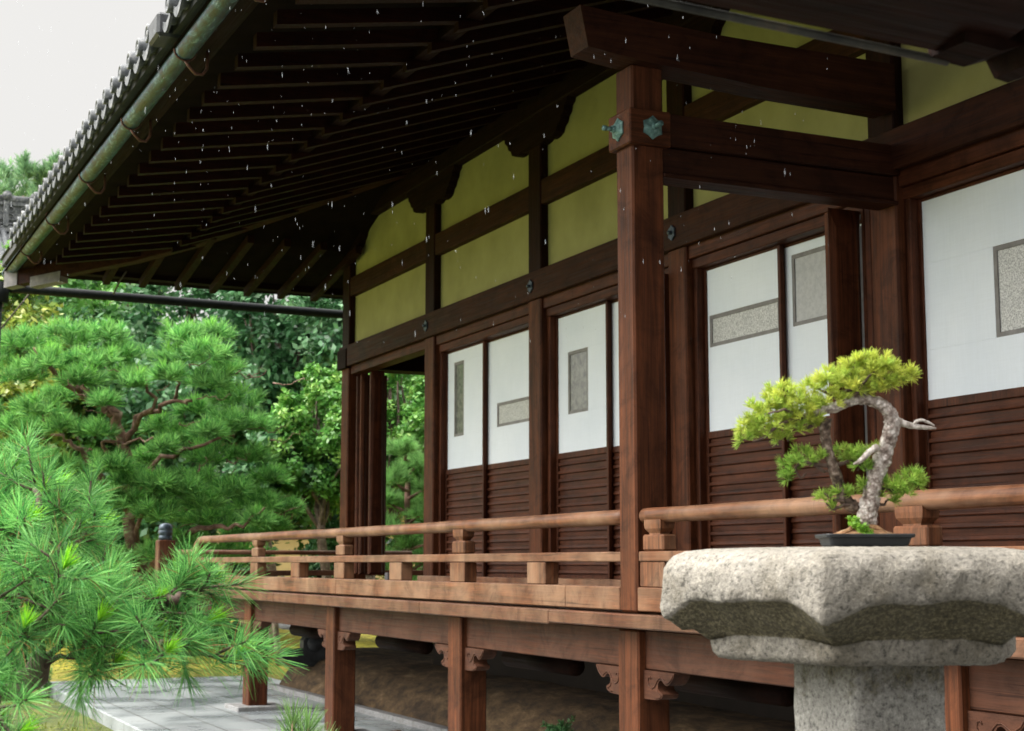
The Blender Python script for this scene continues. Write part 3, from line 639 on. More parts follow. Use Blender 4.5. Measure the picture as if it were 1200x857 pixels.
# six-lobed bronze covers on the beam nose
def cover(c, axis):
    b = MB(); k = 12; ring = []
    for j, (rs, t) in enumerate(((1.0, 0.0), (1.0, 0.008), (0.62, 0.022), (0.30, 0.030))):
        for i in range(k):
            a = 2*math.pi*i/k+math.pi/2; r = 0.072*rs*((1.0 if i % 2 == 0 else 0.80) if j < 2 else 0.9)
            u, v_ = r*math.cos(a), r*math.sin(a)
            ring.append((c[0]-t, c[1]+u, c[2]+v_) if axis == 0 else (c[0]+u, c[1]-t, c[2]+v_))
    b.add(ring, [(j*k+i, j*k+(i+1) % k, (j+1)*k+(i+1) % k, (j+1)*k+i) for j in range(3) for i in range(k)]+[tuple(3*k+i for i in range(k))])
    d = (-1, 0, 0) if axis == 0 else (0, -1, 0)
    b.tube([tuple(c[q]+d[q]*t for q in range(3)) for t in (0.02, 0.045)], 0.022, 10)
    b.tube([tuple(c[q]+d[q]*t for q in range(3)) for t in (0.04, 0.085)], [0.013, 0.013], 10)
    b.tube([tuple(c[q]+d[q]*t for q in range(3)) for t in (0.085, 0.105)], [0.017, 0.016], 10)
    part('bronze_cover', b, M['bronze'], nose)
cover((XE-0.036, 7.80, 4.085), 0); cover((XE+0.115, 7.660, 4.080), 1)

# veranda ------------------------------------------------------
b = MB(); 
y = 2.0
while y < 19.7:
    b.box(4.40, XW-0.02, y, y+0.245, 1.20, 1.25, 0.003); y += 0.25
hp('veranda_floor', b, EDGE[0])
b = MB()
for a, c in ((1.5, 5.9), (5.903, 8.74), (8.743, 10.95), (10.953, 14.9), (14.903, 19.66)): b.box(XE-0.05, XE+0.17, a, c, 1.165 if a < 8 else 1.155, 1.246, 0.008)
hp('edge_board', b, EDGE[1])
b = MB(); b.box(XE+0.0, XE+0.13, 1.5, 7.695, 1.262, 1.396, 0.006)
for a, c in ((7.905, 8.6), (8.603, 13.1), (13.103, 19.5)): b.box(XE, XE+0.13, a, c, 1.262, 1.396, 0.006)
hp('bottom_rail', b, RAIL[1])
for (a, c, z0, z1) in ((1.5, 7.695, 1.540, 1.598), (7.905, 19.4, 1.540, 1.598)):
    b = MB(); b.box(XE+0.01, XE+0.115, a, c, z0, z1, 0.006); hp('middle_rail', b, RAIL[1])
# log handrails with faint nodes
def logrod(pts, r, joints):
    b = MB(); P = np.array(pts); L = np.linspace(0, 1, 90); d = np.concatenate([[0], np.cumsum(np.linalg.norm(np.diff(P, axis=0), axis=1))]); d /= d[-1]
    Q = np.stack([np.interp(L, d, P[:, i]) for i in range(3)], 1)
    rad = [r*(1+0.025*math.sin(i*0.37)+0.02*math.sin(i*0.11+1)) for i in range(90)]
    for j in joints: rad[j] *= 1.07
    b.tube(Q, rad, 18); return b
hp('handrail', logrod([(XE+0.06, 1.5, 1.80), (XE+0.06, 7.695, 1.80)], 0.044, [40, 66]), RAIL[1])
hp('handrail', logrod([(XE+0.06, 7.905, 1.80), (XE+0.06, 13, 1.80), (XE+0.06, 18.35, 1.812), (XE+0.06, 18.5, 1.80), (XE+0.06, 18.62, 1.75), (XE+0.06, 18.68, 1.69)], 0.043, [18, 43, 62]), RAIL[1])
b = MB(); b.tube([(XE+0.06, 18.55, 1.665), (XE+0.06, 19.5, 1.665)], 0.038, 14); hp('handrail', b, RAIL[1])
# balusters
def balu_tall():
    b = MB(); b.box(-0.05, 0.05, 0, 0.27, 1.397, 1.539, 0.006)
    b.box(-0.046, 0.046, 0.015, 0.245, 1.60, 1.692, 0.010)
    # waisted neck
    vs = []
    for z, s_ in ((1.690, .030), (1.700, .030), (1.725, .044), (1.750, .046), (1.775, .046)):
        for a, c in ((-1, -1), (1, -1), (1, 1), (-1, 1)): vs.append((a*s_, 0.13+c*(s_*2.0), z))
    b.add(vs, [(i*4+k, i*4+(k+1) % 4, i*4+4+(k+1) % 4, i*4+4+k) for i in range(4) for k in range(4)]+[(0, 3, 2, 1), (16, 17, 18, 19)])
    return b.mesh('baluster', RAIL[2], (0, 0, 1.397))
bm_ = balu_tall()
for y in (15.75, 12.94, 10.24, 7.42, 5.21, 2.6): link('baluster', bm_, hall, (XE+0.065, y if y > 6 else y, 1.397))
b = MB(); b.box(-0.05, 0.05, 0, 0.27, 0, 0.142, 0.006); sm_ = b.mesh('rail_strut', RAIL[2])
for y in (17.1, 14.27, 11.52, 8.92, 6.4, 4.0): link('rail_strut', sm_, hall, (XE+0.065, y, 1.397))
b = MB(); b.box(XE+0.01, XE+0.12, 18.42, 18.58, 1.397, 1.60); b.box(XE+0.02, XE+0.11, 18.50, 18.62, 1.6, 1.76); hp('baluster', b, RAIL[2])
b = MB(); b.box(4.13, 4.345, 19.6, 19.8, 1.25, 1.825, 0.012)
nw = hp('newel_post', b, EDGE[2])
b = MB(); b.lathe((4.235, 19.7, 1.822), [(0.085, 0), (0.088, 0.05), (0.083, 0.055), (0.083, 0.065), (0.09, 0.07), (0.09, 0.12), (0.085, 0.125), (0.09, 0.13), (0.088, 0.165), (0.075, 0.195), (0.05, 0.212), (0.02, 0.218)])
part('newel_cap', b, M['newelcap'], nw)
# far-side railing
b = MB(); b.tube([(4.3, 19.75, 1.675), (7.6, 19.75, 1.67)], 0.03, 12); hp('handrail', b, RAIL[0])
b = MB(); b.box(4.4, 9.5, 19.68, 19.8, 1.37, 1.44, 0.006); hp('bottom_rail', b, EDGE[0])
b = MB(); b.box(4.3, 12, 19.6, 19.85, 1.13, 1.25, 0.006); hp('edge_board', b, EDGE[0])
b = MB(); 
for y in np.arange(18.85, 19.6, 0.25): b.box(4.4, 12, y, y+0.245, 1.20, 1.25, 0.003)
hp('veranda_floor', b, EDGE[1])

# beam, posts, carved brackets under the veranda
b = MB(); b.box(4.44, 4.56, 1.5, 19.5, 0.93, 1.152, 0.006); hp('veranda_beam', b, BEAM[1])
prof = [(0, 0), (.40, 0), (.392, .022), (.373, .046), (.348, .068), (.324, .080), (.300, .086), (.281, .082), (.262, .072), (.249, .062), (.236, .056), (.222, .055), (.203, .062), (.192, .078), (.187, .096), (.189, .112), (.200, .124), (.216, .131), (.236, .136), (.249, .145), (.246, .158), (.232, .171), (.20, .182), (.151, .187), (0, .19)]
def bracket(parent, ypost, sgn, sc=0.85):
    b = MB(); b.prism([(ypost+sgn*u*sc, 0.927-v_*sc) for u, v_ in prof], 0, 4.425, 4.53)
    line = [(.385, .012), (.36, .045), (.322, .066), (.296, .070), (.268, .055), (.235, .040), (.205, .043), (.178, .066), (.15, .10), (.11, .116), (.075, .10), (.062, .07), (.07, .045), (.09, .04), (.1, .055)]
    b.tube([(4.424, ypost+sgn*u*sc, 0.927-v_*sc) for u, v_ in line], 0.0045, 6)
    line = [(.178, .115), (.185, .135), (.215, .150), (.232, .155), (.21, .170), (.16, .175)]
    b.tube([(4.424, ypost+sgn*u*sc, 0.927-v_*sc) for u, v_ in line], 0.004, 6)
    part('carved_bracket', b, BEAM[1], parent)
stain = wood('silvered post foot', (0.13, 0.06, 0.042), 2, rough=0.6, weather=(0.25, 0.22, 0.20), wamt=0.5)
for yn in (16.15, 13.32, 10.41, 7.80, 5.1, 2.4):
    b = MB(); b.box(4.39, 4.60, yn, yn+0.24, 0.03, 1.15, 0.010); p_ = hp('veranda_post', b, PILL[2], (4.39, yn, 0.03))
    bracket(p_, yn, -1); bracket(p_, yn+0.24, 1)
    b = MB(); b.box(4.24, 4.76, yn-0.15, yn+0.40, -0.01, 0.045, 0.008); part('foot_stone', b, M['footstone'], p_)
    b = MB(); b.tube([(4.6, yn+0.12, 1.03), (6.2, yn+0.12, 1.03)], 0.075, 12); hp('floor_joist', b, EAVE[0])
    b = MB(); b.tube([(5.1, yn-0.45, 0.80), (5.1, yn+0.7, 0.80)], 0.07, 12); hp('floor_log', b, EAVE[1])
# earth bank under the floor and its kerb
b = MB(); n = 60; Yb = np.linspace(-1, 18.9, n); pr_ = [(5.50, -0.02), (5.56, 0.10), (5.66, 0.24), (5.80, 0.36), (6.0, 0.43), (6.4, 0.46), (9, 0.46)]
vs = []
for i, y in enumerate(Yb):
    for k, (x, z) in enumerate(pr_): vs.append((x+rng.normal()*0.008, y, z+(rng.normal()*0.008 if k else 0)))
k = len(pr_); b.add(vs, [(j*k+i, j*k+i+1, (j+1)*k+i+1, (j+1)*k+i) for j in range(n-1) for i in range(k-1)]+[tuple((n-1)*k+i for i in range(k))], True)
hp('earth_bank', b, M['bank'])
b = MB(); 
for y in np.arange(-1, 18.9, 1.4): b.box(5.36, 5.47, y, min(y+1.39, 18.9), -0.02, 0.055, 0.008)
hp('bank_kerb', b, M['footstone'])
b = MB(); b.box(6.3, 6.4, -1, 15.7, 0.40, 1.2, 0.002); hp('underfloor_dark_sheet', b, M['black'])  # black sheet standing in for the dark void below the floor

# curled tile on the bank
rt_ = root('ridge_end_tile', 'dark curled roof tile standing on the earth bank beneath the veranda floor', 'roof tile', tuple(at(366, 776, 18.6)))
c0 = at(366, 776, 18.6)
pl = [(-.40, .02), (-.37, .15), (-.32, .18), (-.22, .15), (-.13, .17), (-.13, .26), (-.08, .33), (-.01, .36), (.07, .33), (.13, .25), (.16, .17), (.3, .18), (.36, .06), (.30, -.05), (-.3, -.05)]
b = MB(); b.prism([(c0[0]+a, c0[2]+z_) for a, z_ in pl], 1, c0[1]-.05, c0[1]+.1); part('tile_body', b, M['dark_tile'], rt_)
b = MB(); b.tube([(c0[0]+.01, c0[1]-.05, c0[2]+.22), (c0[0]+.01, c0[1]-.09, c0[2]+.22)], [0.10, 0.085], 16); part('tile_boss', b, M['dark_tile'], rt_)

# ================================================================== near corridor eave (top right, over the camera's right shoulder)
ne = root('corridor_eave', 'dark low timber eave with narrow gutter hanging over the top right corner', 'eave', (1.6, -0.2, 0))
b = MB(); b.add([(0.2, 1.93, 2.402), (1.75, 1.93, 2.366), (1.71, -0.6, 2.80), (0.2, -0.6, 2.82), (0.2, 1.96, 2.45), (1.75, 1.96, 2.43), (1.71, -0.6, 2.9), (0.2, -0.6, 2.92)],
    [(0, 1, 2, 3), (4, 5, 6, 7), (0, 1, 5, 4), (1, 2, 6, 5), (2, 3, 7, 6), (3, 0, 4, 7)])
part('soffit_board', b, RAFT[0], ne)
b = MB(); b.tube([(0.2, 1.95, 2.400), (1.11, 1.95, 2.379), (1.41, 1.95, 2.370), (1.70, 1.95, 2.361)], 0.007, 8); part('gutter_strip', b, M['darkgutter2'], ne)
b = MB(); b.prism([(1.66, 2.362), (1.735, 2.357), (1.79, 2.377), (1.79, 2.50), (1.66, 2.50)], 1, 1.86, 1.95); part('fascia_end', b, EAVE[0], ne)
b = MB(); b.prism([(1.755, 2.42), (1.80, 2.346), (1.83, 2.342), (1.90, 2.37), (2.3, 2.52), (2.3, 2.7), (1.75, 2.7)], 1, 1.80, 1.95); part('rafter_end', b, EAVE[0], ne)
b = MB(); b.add([(1.72, 1.80, 2.47), (2.6, 1.80, 2.56), (2.6, -0.6, 2.95), (1.70, -0.6, 2.82), (1.70, 1.80, 2.57), (2.6, 1.80, 2.66), (2.6, -.6, 3.05), (1.7, -.6, 2.92)],
    [(0, 1, 2, 3), (4, 5, 6, 7), (0, 1, 5, 4), (1, 2, 6, 5), (2, 3, 7, 6), (3, 0, 4, 7)]); part('soffit_board', b, RAFT[0], ne)
for x_ in (0.35, 2.55):
    b = MB(); b.box(x_, x_+0.12, -0.55, -0.43, -0.12, 2.80, 0.008); part('support_post', b, PILL[2], ne)

# ================================================================== stone stand
c = at(1013, 700, 3.24); SX, SY = float(c[0]), float(c[1])
st = root('stone_stand', 'thick weathered hexagonal granite slab on a square stone column', 'stone pedestal', (SX, SY, -0.12))
# hexagonal slab, rings from top to bottom; corner towards camera slightly left
RT = 0.440; ang0 = math.atan2(-SY, -SX)-R(10)
def hexr(theta, r, rnd):
    """radius of a softened regular hexagon whose corner lies at ang0"""
    t = (theta-ang0) % (math.pi/3); t = abs(t-math.pi/6)      # 0 mid-face, pi/6 corner
    return r*(1-rnd*(1-0.866/math.cos(t)))
NA = 300; rings = []
zT = 1.562
spec = [ # (z, circumradius factor, algae)
    (0.0, 0.0, 0), (0.001, 0.55, 0), (-0.002, 0.76, 0), (-0.007, 0.87, 0), (-0.016, 0.935, 0), (-0.026, 0.965, 0), (-0.042, 0.99, 0), (-0.06, 1.0, 0), (-0.092, 1.0, 0.0), (-0.108, 0.998, 0.0), (-0.113, 0.990, 0.3),
    (-0.120, 0.955, 0.8), (-0.138, 0.895, 1), (-0.156, 0.83, 1), (-0.168, 0.785, 1), (-0.176, 0.760, 0.6), (-0.180, 0.757, 0.15), (-0.196, 0.755, 0.1), (-0.212, 0.75, 0.1), (-0.224, 0.73, 0.1), (-0.228, 0.69, 0.3), (-0.230, 0.4, 0.3), (-0.230, 0.0, 0)]
V = []; A = []
cx_ = rng.random((6, 4))
for zi, (z, fr, al) in enumerate(spec):
    for k in range(NA):
        th = 2*math.pi*k/NA; t = (th-ang0) % (math.pi/3); tc_ = min(t, math.pi/3-t)/(math.pi/6)  # 0 at corner, 1 mid-face
        r = hexr(th, RT*fr, 0.97)
        zz = z
        # the lower lip of the rim scallops up mid-face and comes down in a point at the corner
        if -0.15 < z < -0.05: zz = z-0.034*max(0, 1-tc_/0.38)**1.3+0.003*math.sin(th*7+1)+0.002*math.sin(th*17)+0.010*min(1, tc_*2)
        if -0.18 < z <= -0.15: zz = z-0.012*math.exp(-(tc_/0.28)**2)
        r += 0.003*math.sin(th*9+z*30)+0.002*math.sin(th*23-z*70)+0.0012*math.sin(th*61+z*160)+0.0009*math.sin(th*113-z*310)+rng.normal()*0.0005
        if z == 0: zz += 0.002*math.sin(th*5)*fr
        V.append((SX+r*math.cos(th), SY+r*math.sin(th), zT+zz+rng.normal()*0.0004)); A.append(al)
Fq = [(i*NA+k, i*NA+(k+1) % NA, (i+1)*NA+(k+1) % NA, (i+1)*NA+k) for i in range(len(spec)-1) for k in range(NA)]
Fq = [f[::-1] for f in Fq]
L0 = (SX, SY, zT-0.1)
me = mesh_np('slab', np.array(V)-np.array(L0), Fq, M['granite'], True)
a_ = me.attributes.new('Algae', 'FLOAT', 'POINT'); a_.data.foreach_set('value', np.array(A, np.float32))
link('slab', me, st, L0)
# column
V = []; A = []; NB = 40; rot = ang0+R(47)
zs = np.linspace(zT-0.2295, -0.14, 30)
for i, z in enumerate(zs):
    for k in range(NB):
        s_ = k/NB*4; q = int(s_); f_ = s_-q; hw = 0.112
        corners = [(-hw, -hw), (hw, -hw), (hw, hw), (-hw, hw)]; p0, p1 = corners[q], corners[(q+1) % 4]
        x, y = p0[0]+(p1[0]-p0[0])*f_, p0[1]+(p1[1]-p0[1])*f_
        m_ = max(abs(x), abs(y)); l_ = math.hypot(x, y); sc_ = 1 if l_ < hw*1.36 else hw*1.37/l_
        x *= sc_; y *= sc_; x += rng.normal()*0.0006; y += rng.normal()*0.0006
        V.append((SX-0.005+x*math.cos(rot)-y*math.sin(rot), SY-0.01+x*math.sin(rot)+y*math.cos(rot), z)); A.append(max(0, 0.56-i*0.12))
Fq = [(i*NB+k, (i+1)*NB+k, (i+1)*NB+(k+1) % NB, i*NB+(k+1) % NB) for i in range(29) for k in range(NB)]
me = mesh_np('column', np.array(V)-np.array(L0), Fq, M['granite2'], False)
a_ = me.attributes.new('Algae', 'FLOAT', 'POINT'); a_.data.foreach_set('value', np.array(A, np.float32))
link('column', me, st, L0)

# ================================================================== foliage generators
def unit(v): return v/(np.linalg.norm(v, axis=-1, keepdims=True)+1e-9)
def strips(B, D, L, Wd, bend, C0, C1):
    """curved needles: 2 quads each. B base, D dir, L length, Wd width, bend vec"""
    n = len(B); S = unit(np.cross(D, rng.normal(size=(n, 3))))*Wd[:, None]*0.5
    P1 = B+D*L[:, None]*0.5+bend*0.25*L[:, None]; P2 = B+D*L[:, None]+bend*L[:, None]
    V = np.stack([B-S*.7, B+S*.7, P1+S, P1-S, P2+S*.25, P2-S*.25], 1).reshape(-1, 3)
    i = np.arange(n)[:, None]*6; Fq = np.concatenate([i+[0, 1, 2, 3], i+[3, 2, 4, 5]], 0)
    C = np.stack([C0, C0, (C0+C1)/2, (C0+C1)/2, C1, C1], 1).reshape(-1, 3)
    return V, Fq, C
def tufts(P, D, n, length, width, spread=(15, 70), back=0.05, col=((0.04, 0.16, 0.045), (0.13, 0.36, 0.12)), droop=0.08, tint=None, dead=0.0):
    """P,D: shoot tips and directions. n needles per shoot"""
    m_ = len(P); P = np.repeat(P, n, 0); D = unit(np.repeat(D, n, 0)); N_ = m_*n
    t = rng.random(N_)                                  # 0 tip .. 1 further back along the shoot
    base = P-D*(t*back)[:, None]
    ang = np.radians(spread[0]+(spread[1]-spread[0])*np.clip(t*0.75+rng.random(N_)*0.4, 0, 1.1))
    S = unit(np.cross(D, rng.normal(size=(N_, 3))))
    dr_ = unit(D*np.cos(ang)[:, None]+S*np.sin(ang)[:, None])
    L = length*(0.75+0.4*rng.random(N_)); Wd = np.full(N_, width)*(0.8+0.4*rng.random(N_))
    bend = np.tile([0, 0, -droop], (N_, 1))+rng.normal(size=(N_, 3))*0.05
    k = rng.random(N_)[:, None]; c0 = np.array(col[0]); c1 = np.array(col[1])
    C = c0*(1-k)+c1*k
    br_ = np.repeat(0.62+0.76*rng.random(m_), n)[:, None]; C = C*br_
    if dead: C = np.where(rng.random(N_)[:, None] < dead, np.array([0.30, 0.17, 0.07]), C)
    if tint is not None: C = C*(1-np.repeat(tint[0], n)[:, None])+np.repeat(tint[0], n)[:, None]*np.array(tint[1])*(0.7+0.6*k)
    return strips(base, dr_, L, Wd, bend, C*0.85, C*1.1)
def joinm(name, parts, mat, parent, wl):
    V = []; Fq = []; C = []; o = 0
    for v, f, c in parts: V.append(v); Fq.append(f+o); C.append(c); o += len(v)
    V = np.concatenate(V)-np.array(wl); me = mesh_np(name, V, np.concatenate(Fq), mat, False, np.clip(np.concatenate(C), 0, 1))
    return link(name, me, parent, wl)
def wander(a, b, n, amp, sag=0.0):
    a = np.array(a, float); b = np.array(b, float); t = np.linspace(0, 1, n)[:, None]
    P = a+(b-a)*t; L = np.linalg.norm(b-a); off = np.cumsum(rng.normal(size=(n, 3)), 0)*amp*L/n**.5
    off -= off[-1]*t; P = P+off*np.sin(np.pi*t); P[:, 2] += (-sag*L*np.sin(np.pi*t[:, 0])); return P

# ------------------------------------------------------------------ foreground pine (left)
D0 = 3.45
fp = root('pine_tree', 'bright long-needled pine branches reaching in from the lower left, closest to the camera', 'pine tree', (-0.55, 3.7, -0.12))
limb = MB()
main = np.array([(-0.55, 3.7, -0.2), (-0.50, 3.68, 0.5), (-0.30, 3.66, 1.05), at(-60, 800, D0), at(0, 793, D0), at(22, 803, D0), at(42, 790, D0), at(50, 765, D0)])
limb.tube(main, [0.10, 0.09, 0.075, 0.045, 0.036, 0.034, 0.030, 0.022], 12, 0.10)
tw = MB(); tips = []; dirs = []; bright = []
# (root px,py) -> (tip px,py, distance)
BR = [((50, 775), (55, 705, 3.35)), ((50, 775), (110, 712, 3.45)), ((55, 745), (5, 655, 3.5)), ((55, 705), (45, 600, 3.55)), ((55, 705), (85, 640, 3.5)),
      ((45, 790), (100, 768, 3.4)), ((100, 768), (165, 755, 3.45)), ((165, 755), (232, 738, 3.5)), ((165, 755), (262, 775, 3.45)), ((165, 755), (205, 700, 3.55)), ((205, 705), (238, 692, 3.6)),
      ((110, 712), (122, 692, 3.6)), ((110, 712), (165, 712, 3.5)), ((100, 768), (128, 782, 3.35)), ((5, 655), (-25, 610, 3.5)), ((5, 655), (5, 572, 3.65)),
      ((85, 640), (112, 626, 3.6)), ((55, 745), (-15, 730, 3.35)), ((100, 768), (110, 738, 3.3)), ((45, 600), (60, 578, 3.7)), ((55, 705), (0, 700, 3.3)), ((-60, 800), (-15, 850, 3.2)), ((-60, 800), (15, 862, 3.1)),
      ((55, 745), (70, 675, 3.2)), ((205, 705), (185, 705, 3.7)), ((165, 755), (140, 725, 3.75)), ((0, 793), (25, 745, 3.2)), ((110, 712), (85, 670, 3.8)), ((165, 755), (190, 768, 3.3)), ((205, 705), (200, 690, 3.6)), ((85, 640), (55, 640, 3.8)),
      ((5, 655), (25, 625, 3.4))]
for (ra, rb_, ) in [(x[0], x[1]) for x in BR]:
    a = at(ra[0], ra[1], D0); e = at(*rb_); P = wander(a, e, 9, 0.10, -0.05)
    tw.tube(P, np.linspace(0.009, 0.0035, 9), 7, 0.1)
    d = unit(P[-1]-P[-4])
    d = unit(d*0.6+np.array([0, 0, 0.55])+rt*0.25)
    tips.append(P[-1]+d*0.02); dirs.append(d); bright.append(1)
    for k in range(5):
        q = P[rng.integers(4, 9)]; dd = unit(d*0.5+rng.normal(size=3)*0.75+np.array([0, 0, 0.15])); t_ = q+dd*(0.05+0.09*rng.random())
        tw.tube([q, (q+t_)/2+rng.normal(size=3)*.004, t_], [0.004, 0.003, 0.0025], 5); tips.append(t_); dirs.append(dd); bright.append(0.0)
tips = np.array(tips); dirs = np.array(dirs); bright = np.array(bright, float)
PN = ((0.025, 0.16, 0.04), (0.27, 0.60, 0.16))
parts = [tufts(tips, dirs, 88, 0.077, 0.0017, (10, 75), 0.055, PN, 0.12, dead=0.035)]
nb = bright > 0.5
parts.append(tufts(tips[nb]+dirs[nb]*0.01, dirs[nb], 40, 0.055, 0.0022, (3, 28), 0.01, ((0.16, 0.42, 0.02), (0.30, 0.60, 0.04)), 0.0))
lo = part('trunk', limb, M['bark'], fp, WL[fp.name]); part('twigs', tw, M['darktwig'], fp, WL[fp.name])
joinm('needles', parts, M['needle'], fp, WL[fp.name])
# thin bare twigs dangling below
# bottom left tuft belongs to the same tree; small separate young pine by the paving
sp_ = root('pine_sapling', 'small young pine with a few upright needle tufts, before the wet paving', 'pine sapling', (1.50, 4.85, -0.12))
tw = MB(); tips = []; dirs = []
for (px, py, D_) in ((343, 838, 5.1), (362, 845, 5.0), (352, 860, 5.1), (378, 870, 5.05), (325, 885, 5.1), (395, 900, 5.0), (350, 905, 5.1), (335, 868, 5.2), (410, 940, 5.1), (310, 940, 5.1)):
    e = at(px, py+6, D_); a = np.array([1.50+rng.normal()*.02, 4.85, e[2]*0.55]); P = wander(a, e, 6, 0.08); tw.tube(P, np.linspace(0.007, 0.003, 6), 6)
    d = unit(P[-1]-P[-3]+np.array([0, 0, 0.25])+rt*0.05); tips.append(e); dirs.append(d)
tw.tube([(1.5, 4.85, -0.15), (1.51, 4.85, 0.4), (1.5, 4.86, 0.85)], [0.018, 0.014, 0.007], 8)
part('stem', tw, M['twig'], sp_, WL[sp_.name])
joinm('needles', [tufts(np.array(tips), np.array(dirs), 90, 0.10, 0.0026, (8, 50), 0.06, ((0.10, 0.24, 0.06), (0.30, 0.50, 0.16)), 0.02)], M['needle'], sp_, WL[sp_.name])

# ------------------------------------------------------------------ garden pine (mid left)
gp = root('pine_tree', 'large spreading garden pine with cloud-like pads of needles, behind the newel post', 'pine tree', tuple(at(175, 740, 22.8)*[1, 1, 0]-[0, 0, 0.12]))
G = 22.8
tr = MB()
def limbpx(mb, pts, r, D_=G, seg=9, n=None):
    P = np.array([at(x, y, D_+(z if z else 0)) for x, y, z in pts]); 
    t = np.linspace(0, 1, len(P)); T = np.linspace(0, 1, len(P)*3); Q = np.stack([np.interp(T, t, P[:, i]) for i in range(3)], 1)
    Q[1:-1] += rng.normal(size=Q[1:-1].shape)*0.03
    mb.tube(Q, np.linspace(r[0], r[1], len(Q))*0.72, seg, 0.2)
limbpx(tr, [(178, 740, 0), (172, 690, 0), (160, 650, 0), (152, 615, 0), (150, 570, 0), (148, 530, 0), (138, 495, 0), (132, 470, 0)], (0.17, 0.09))
limbpx(tr, [(140, 490, 0), (122, 478, 0), (104, 470, -.1), (85, 455, -.3), (65, 440, -.5), (52, 420, -.6), (40, 408, -.6)], (0.085, 0.03))
limbpx(tr, [(104, 470, 0), (100, 455, 0), (102, 440, 0)], (0.06, 0.03))
limbpx(tr, [(150, 520, 0), (165, 485, 0), (185, 480, -.2), (205, 468, -.3), (225, 470, -.4)], (0.07, 0.03))
limbpx(tr, [(160, 500, 0), (180, 478, -.4), (172, 455, -.6), (160, 430, -.5)], (0.05, 0.02))
limbpx(tr, [(150, 545, 0), (130, 530, -.5), (120, 520, -.6), (150, 520, -.8), (180, 512, -.9)], (0.05, 0.02))
limbpx(tr, [(152, 600, 0), (175, 545, -.3), (210, 530, -.5), (245, 515, -.6), (275, 510, -.6)], (0.06, 0.02))
limbpx(tr, [(150, 600, 0), (110, 545, -.4), (95, 530, -.5), (80, 515, -.6), (60, 510, -.6)], (0.07, 0.025))
limbpx(tr, [(160, 640, 0), (175, 560, -.4), (190, 545, -.6)], (0.05, 0.02))
limbpx(tr, [(168, 680, 0), (200, 635, -.4), (230, 618, -.6), (265, 622, -.8), (285, 612, -.9), (310, 595, -.9)], (0.08, 0.02))
limbpx(tr, [(165, 660, 0), (120, 640, -.3), (80, 640, -.6), (40, 625, -.8)], (0.07, 0.03))
limbpx(tr, [(205, 468, -.3), (208, 450, -.4), (205, 435, -.4)], (0.035, 0.015))
for _ in range(45):      # fine bare twigs inside the crown
    x = 20+rng.random()*300; y = 430+rng.random()*190; a = rng.normal()*0.6+(0.4 if x > 160 else math.pi-0.4); l_ = 22+rng.random()*26; z_ = -0.9+rng.random()
    limbpx(tr, [(x, y, z_), (x+math.cos(a)*l_*.5, y-abs(math.sin(a))*l_*.3+3, z_), (x+math.cos(a)*l_, y-abs(math.sin(a))*l_*.7, z_)], (0.015, 0.006), seg=5)
part('trunk', tr, M['redbark'], gp, WL[gp.name])
pads = []
rs = np.random.default_rng(3)
for (x, y, r_, dz) in [(30, 400, 38, 0), (85, 395, 40, 0), (125, 392, 34, .2), (60, 425, 34, -.6), (20, 440, 34, -.3), (110, 425, 36, -.4), (150, 415, 32, .3), (215, 392, 30, -.2), (250, 392, 26, .2), (240, 415, 34, -.5), (205, 420, 30, 0),
                      (265, 430, 24, .3), (-20, 420, 40, 0), (-30, 480, 40, .3), (95, 445, 26, -.7), (160, 448, 26, -.6), (150, 440, 26, .5), (250, 448, 34, -.3), (280, 470, 34, .2), (270, 495, 34, -.4), (300, 500, 28, 0), (230, 480, 26, .4),
                      (30, 500, 36, -.5), (5, 530, 38, -.2), (60, 545, 34, -.6), (20, 570, 40, -.2), (90, 575, 34, .2), (45, 480, 30, -.9), (110, 505, 26, -.9), (190, 500, 24, .4), (130, 545, 30, -.9), (215, 515, 28, .3), (250, 535, 34, -.3), (295, 535, 30, 0), (315, 560, 26, .2), (305, 590, 34, -.2),
                      (335, 595, 22, .1), (270, 575, 34, -.5), (230, 560, 30, .2), (190, 570, 30, -.9), (150, 590, 34, -.8), (110, 610, 36, -.7), (60, 610, 36, -.4), (200, 605, 34, .3), (250, 610, 34, 0), (290, 625, 34, .3), (320, 620, 24, .2), (220, 640, 34, -.5), (260, 650, 34, .3), (130, 660, 34, -.3), (60, 660, 36, .2), (10, 630, 38, .1), (185, 650, 26, -.9), (300, 655, 30, .5), (170, 540, 22, .6), (70, 465, 24, .7), (150, 562, 30, -.8), (185, 568, 28, -.9), (215, 575, 28, -.8), (125, 585, 30, -.9), (180, 600, 30, -.9), (240, 590, 28, -.7), (120, 470, 20, -.9), (190, 525, 22, -.9), (245, 505, 24, -.8), (75, 500, 24, -.9), (300, 610, 24, -.8), (200, 440, 20, -.8)]:
    pads.append((x, y, r_, dz))
P = []; Dd = []; TT = []
for (x, y, r_, dz) in pads:
    nS = int(14+r_*0.82); c = at(x, y, G+dz); rr = r_/1817*G*0.92
    q = rs.normal(size=(nS, 3)); q = unit(q)*rs.random((nS, 1))**0.45; q[:, 2] = np.abs(q[:, 2])*0.75-0.18
    P.append(c+q*[rr, rr, rr*0.85]); d = unit(q*[0.9, 0.9, 0.6]+[0, 0, 0.75]); Dd.append(d)
    TT.append(np.clip(q[:, 2]*1.6-0.35, 0, 1)*(rs.random(nS) < 0.5)*(0.9 if y < 520 else 0.5))
P = np.concatenate(P); Dd = np.concatenate(Dd); TT = np.concatenate(TT)
joinm('needles', [tufts(P, Dd, 26, 0.18, 0.0115, (6, 68), 0.06, ((0.05, 0.21, 0.05), (0.29, 0.58, 0.16)), 0.03, (TT, (0.32, 0.72, 0.06)))], M['needle'], gp, WL[gp.name])
del P

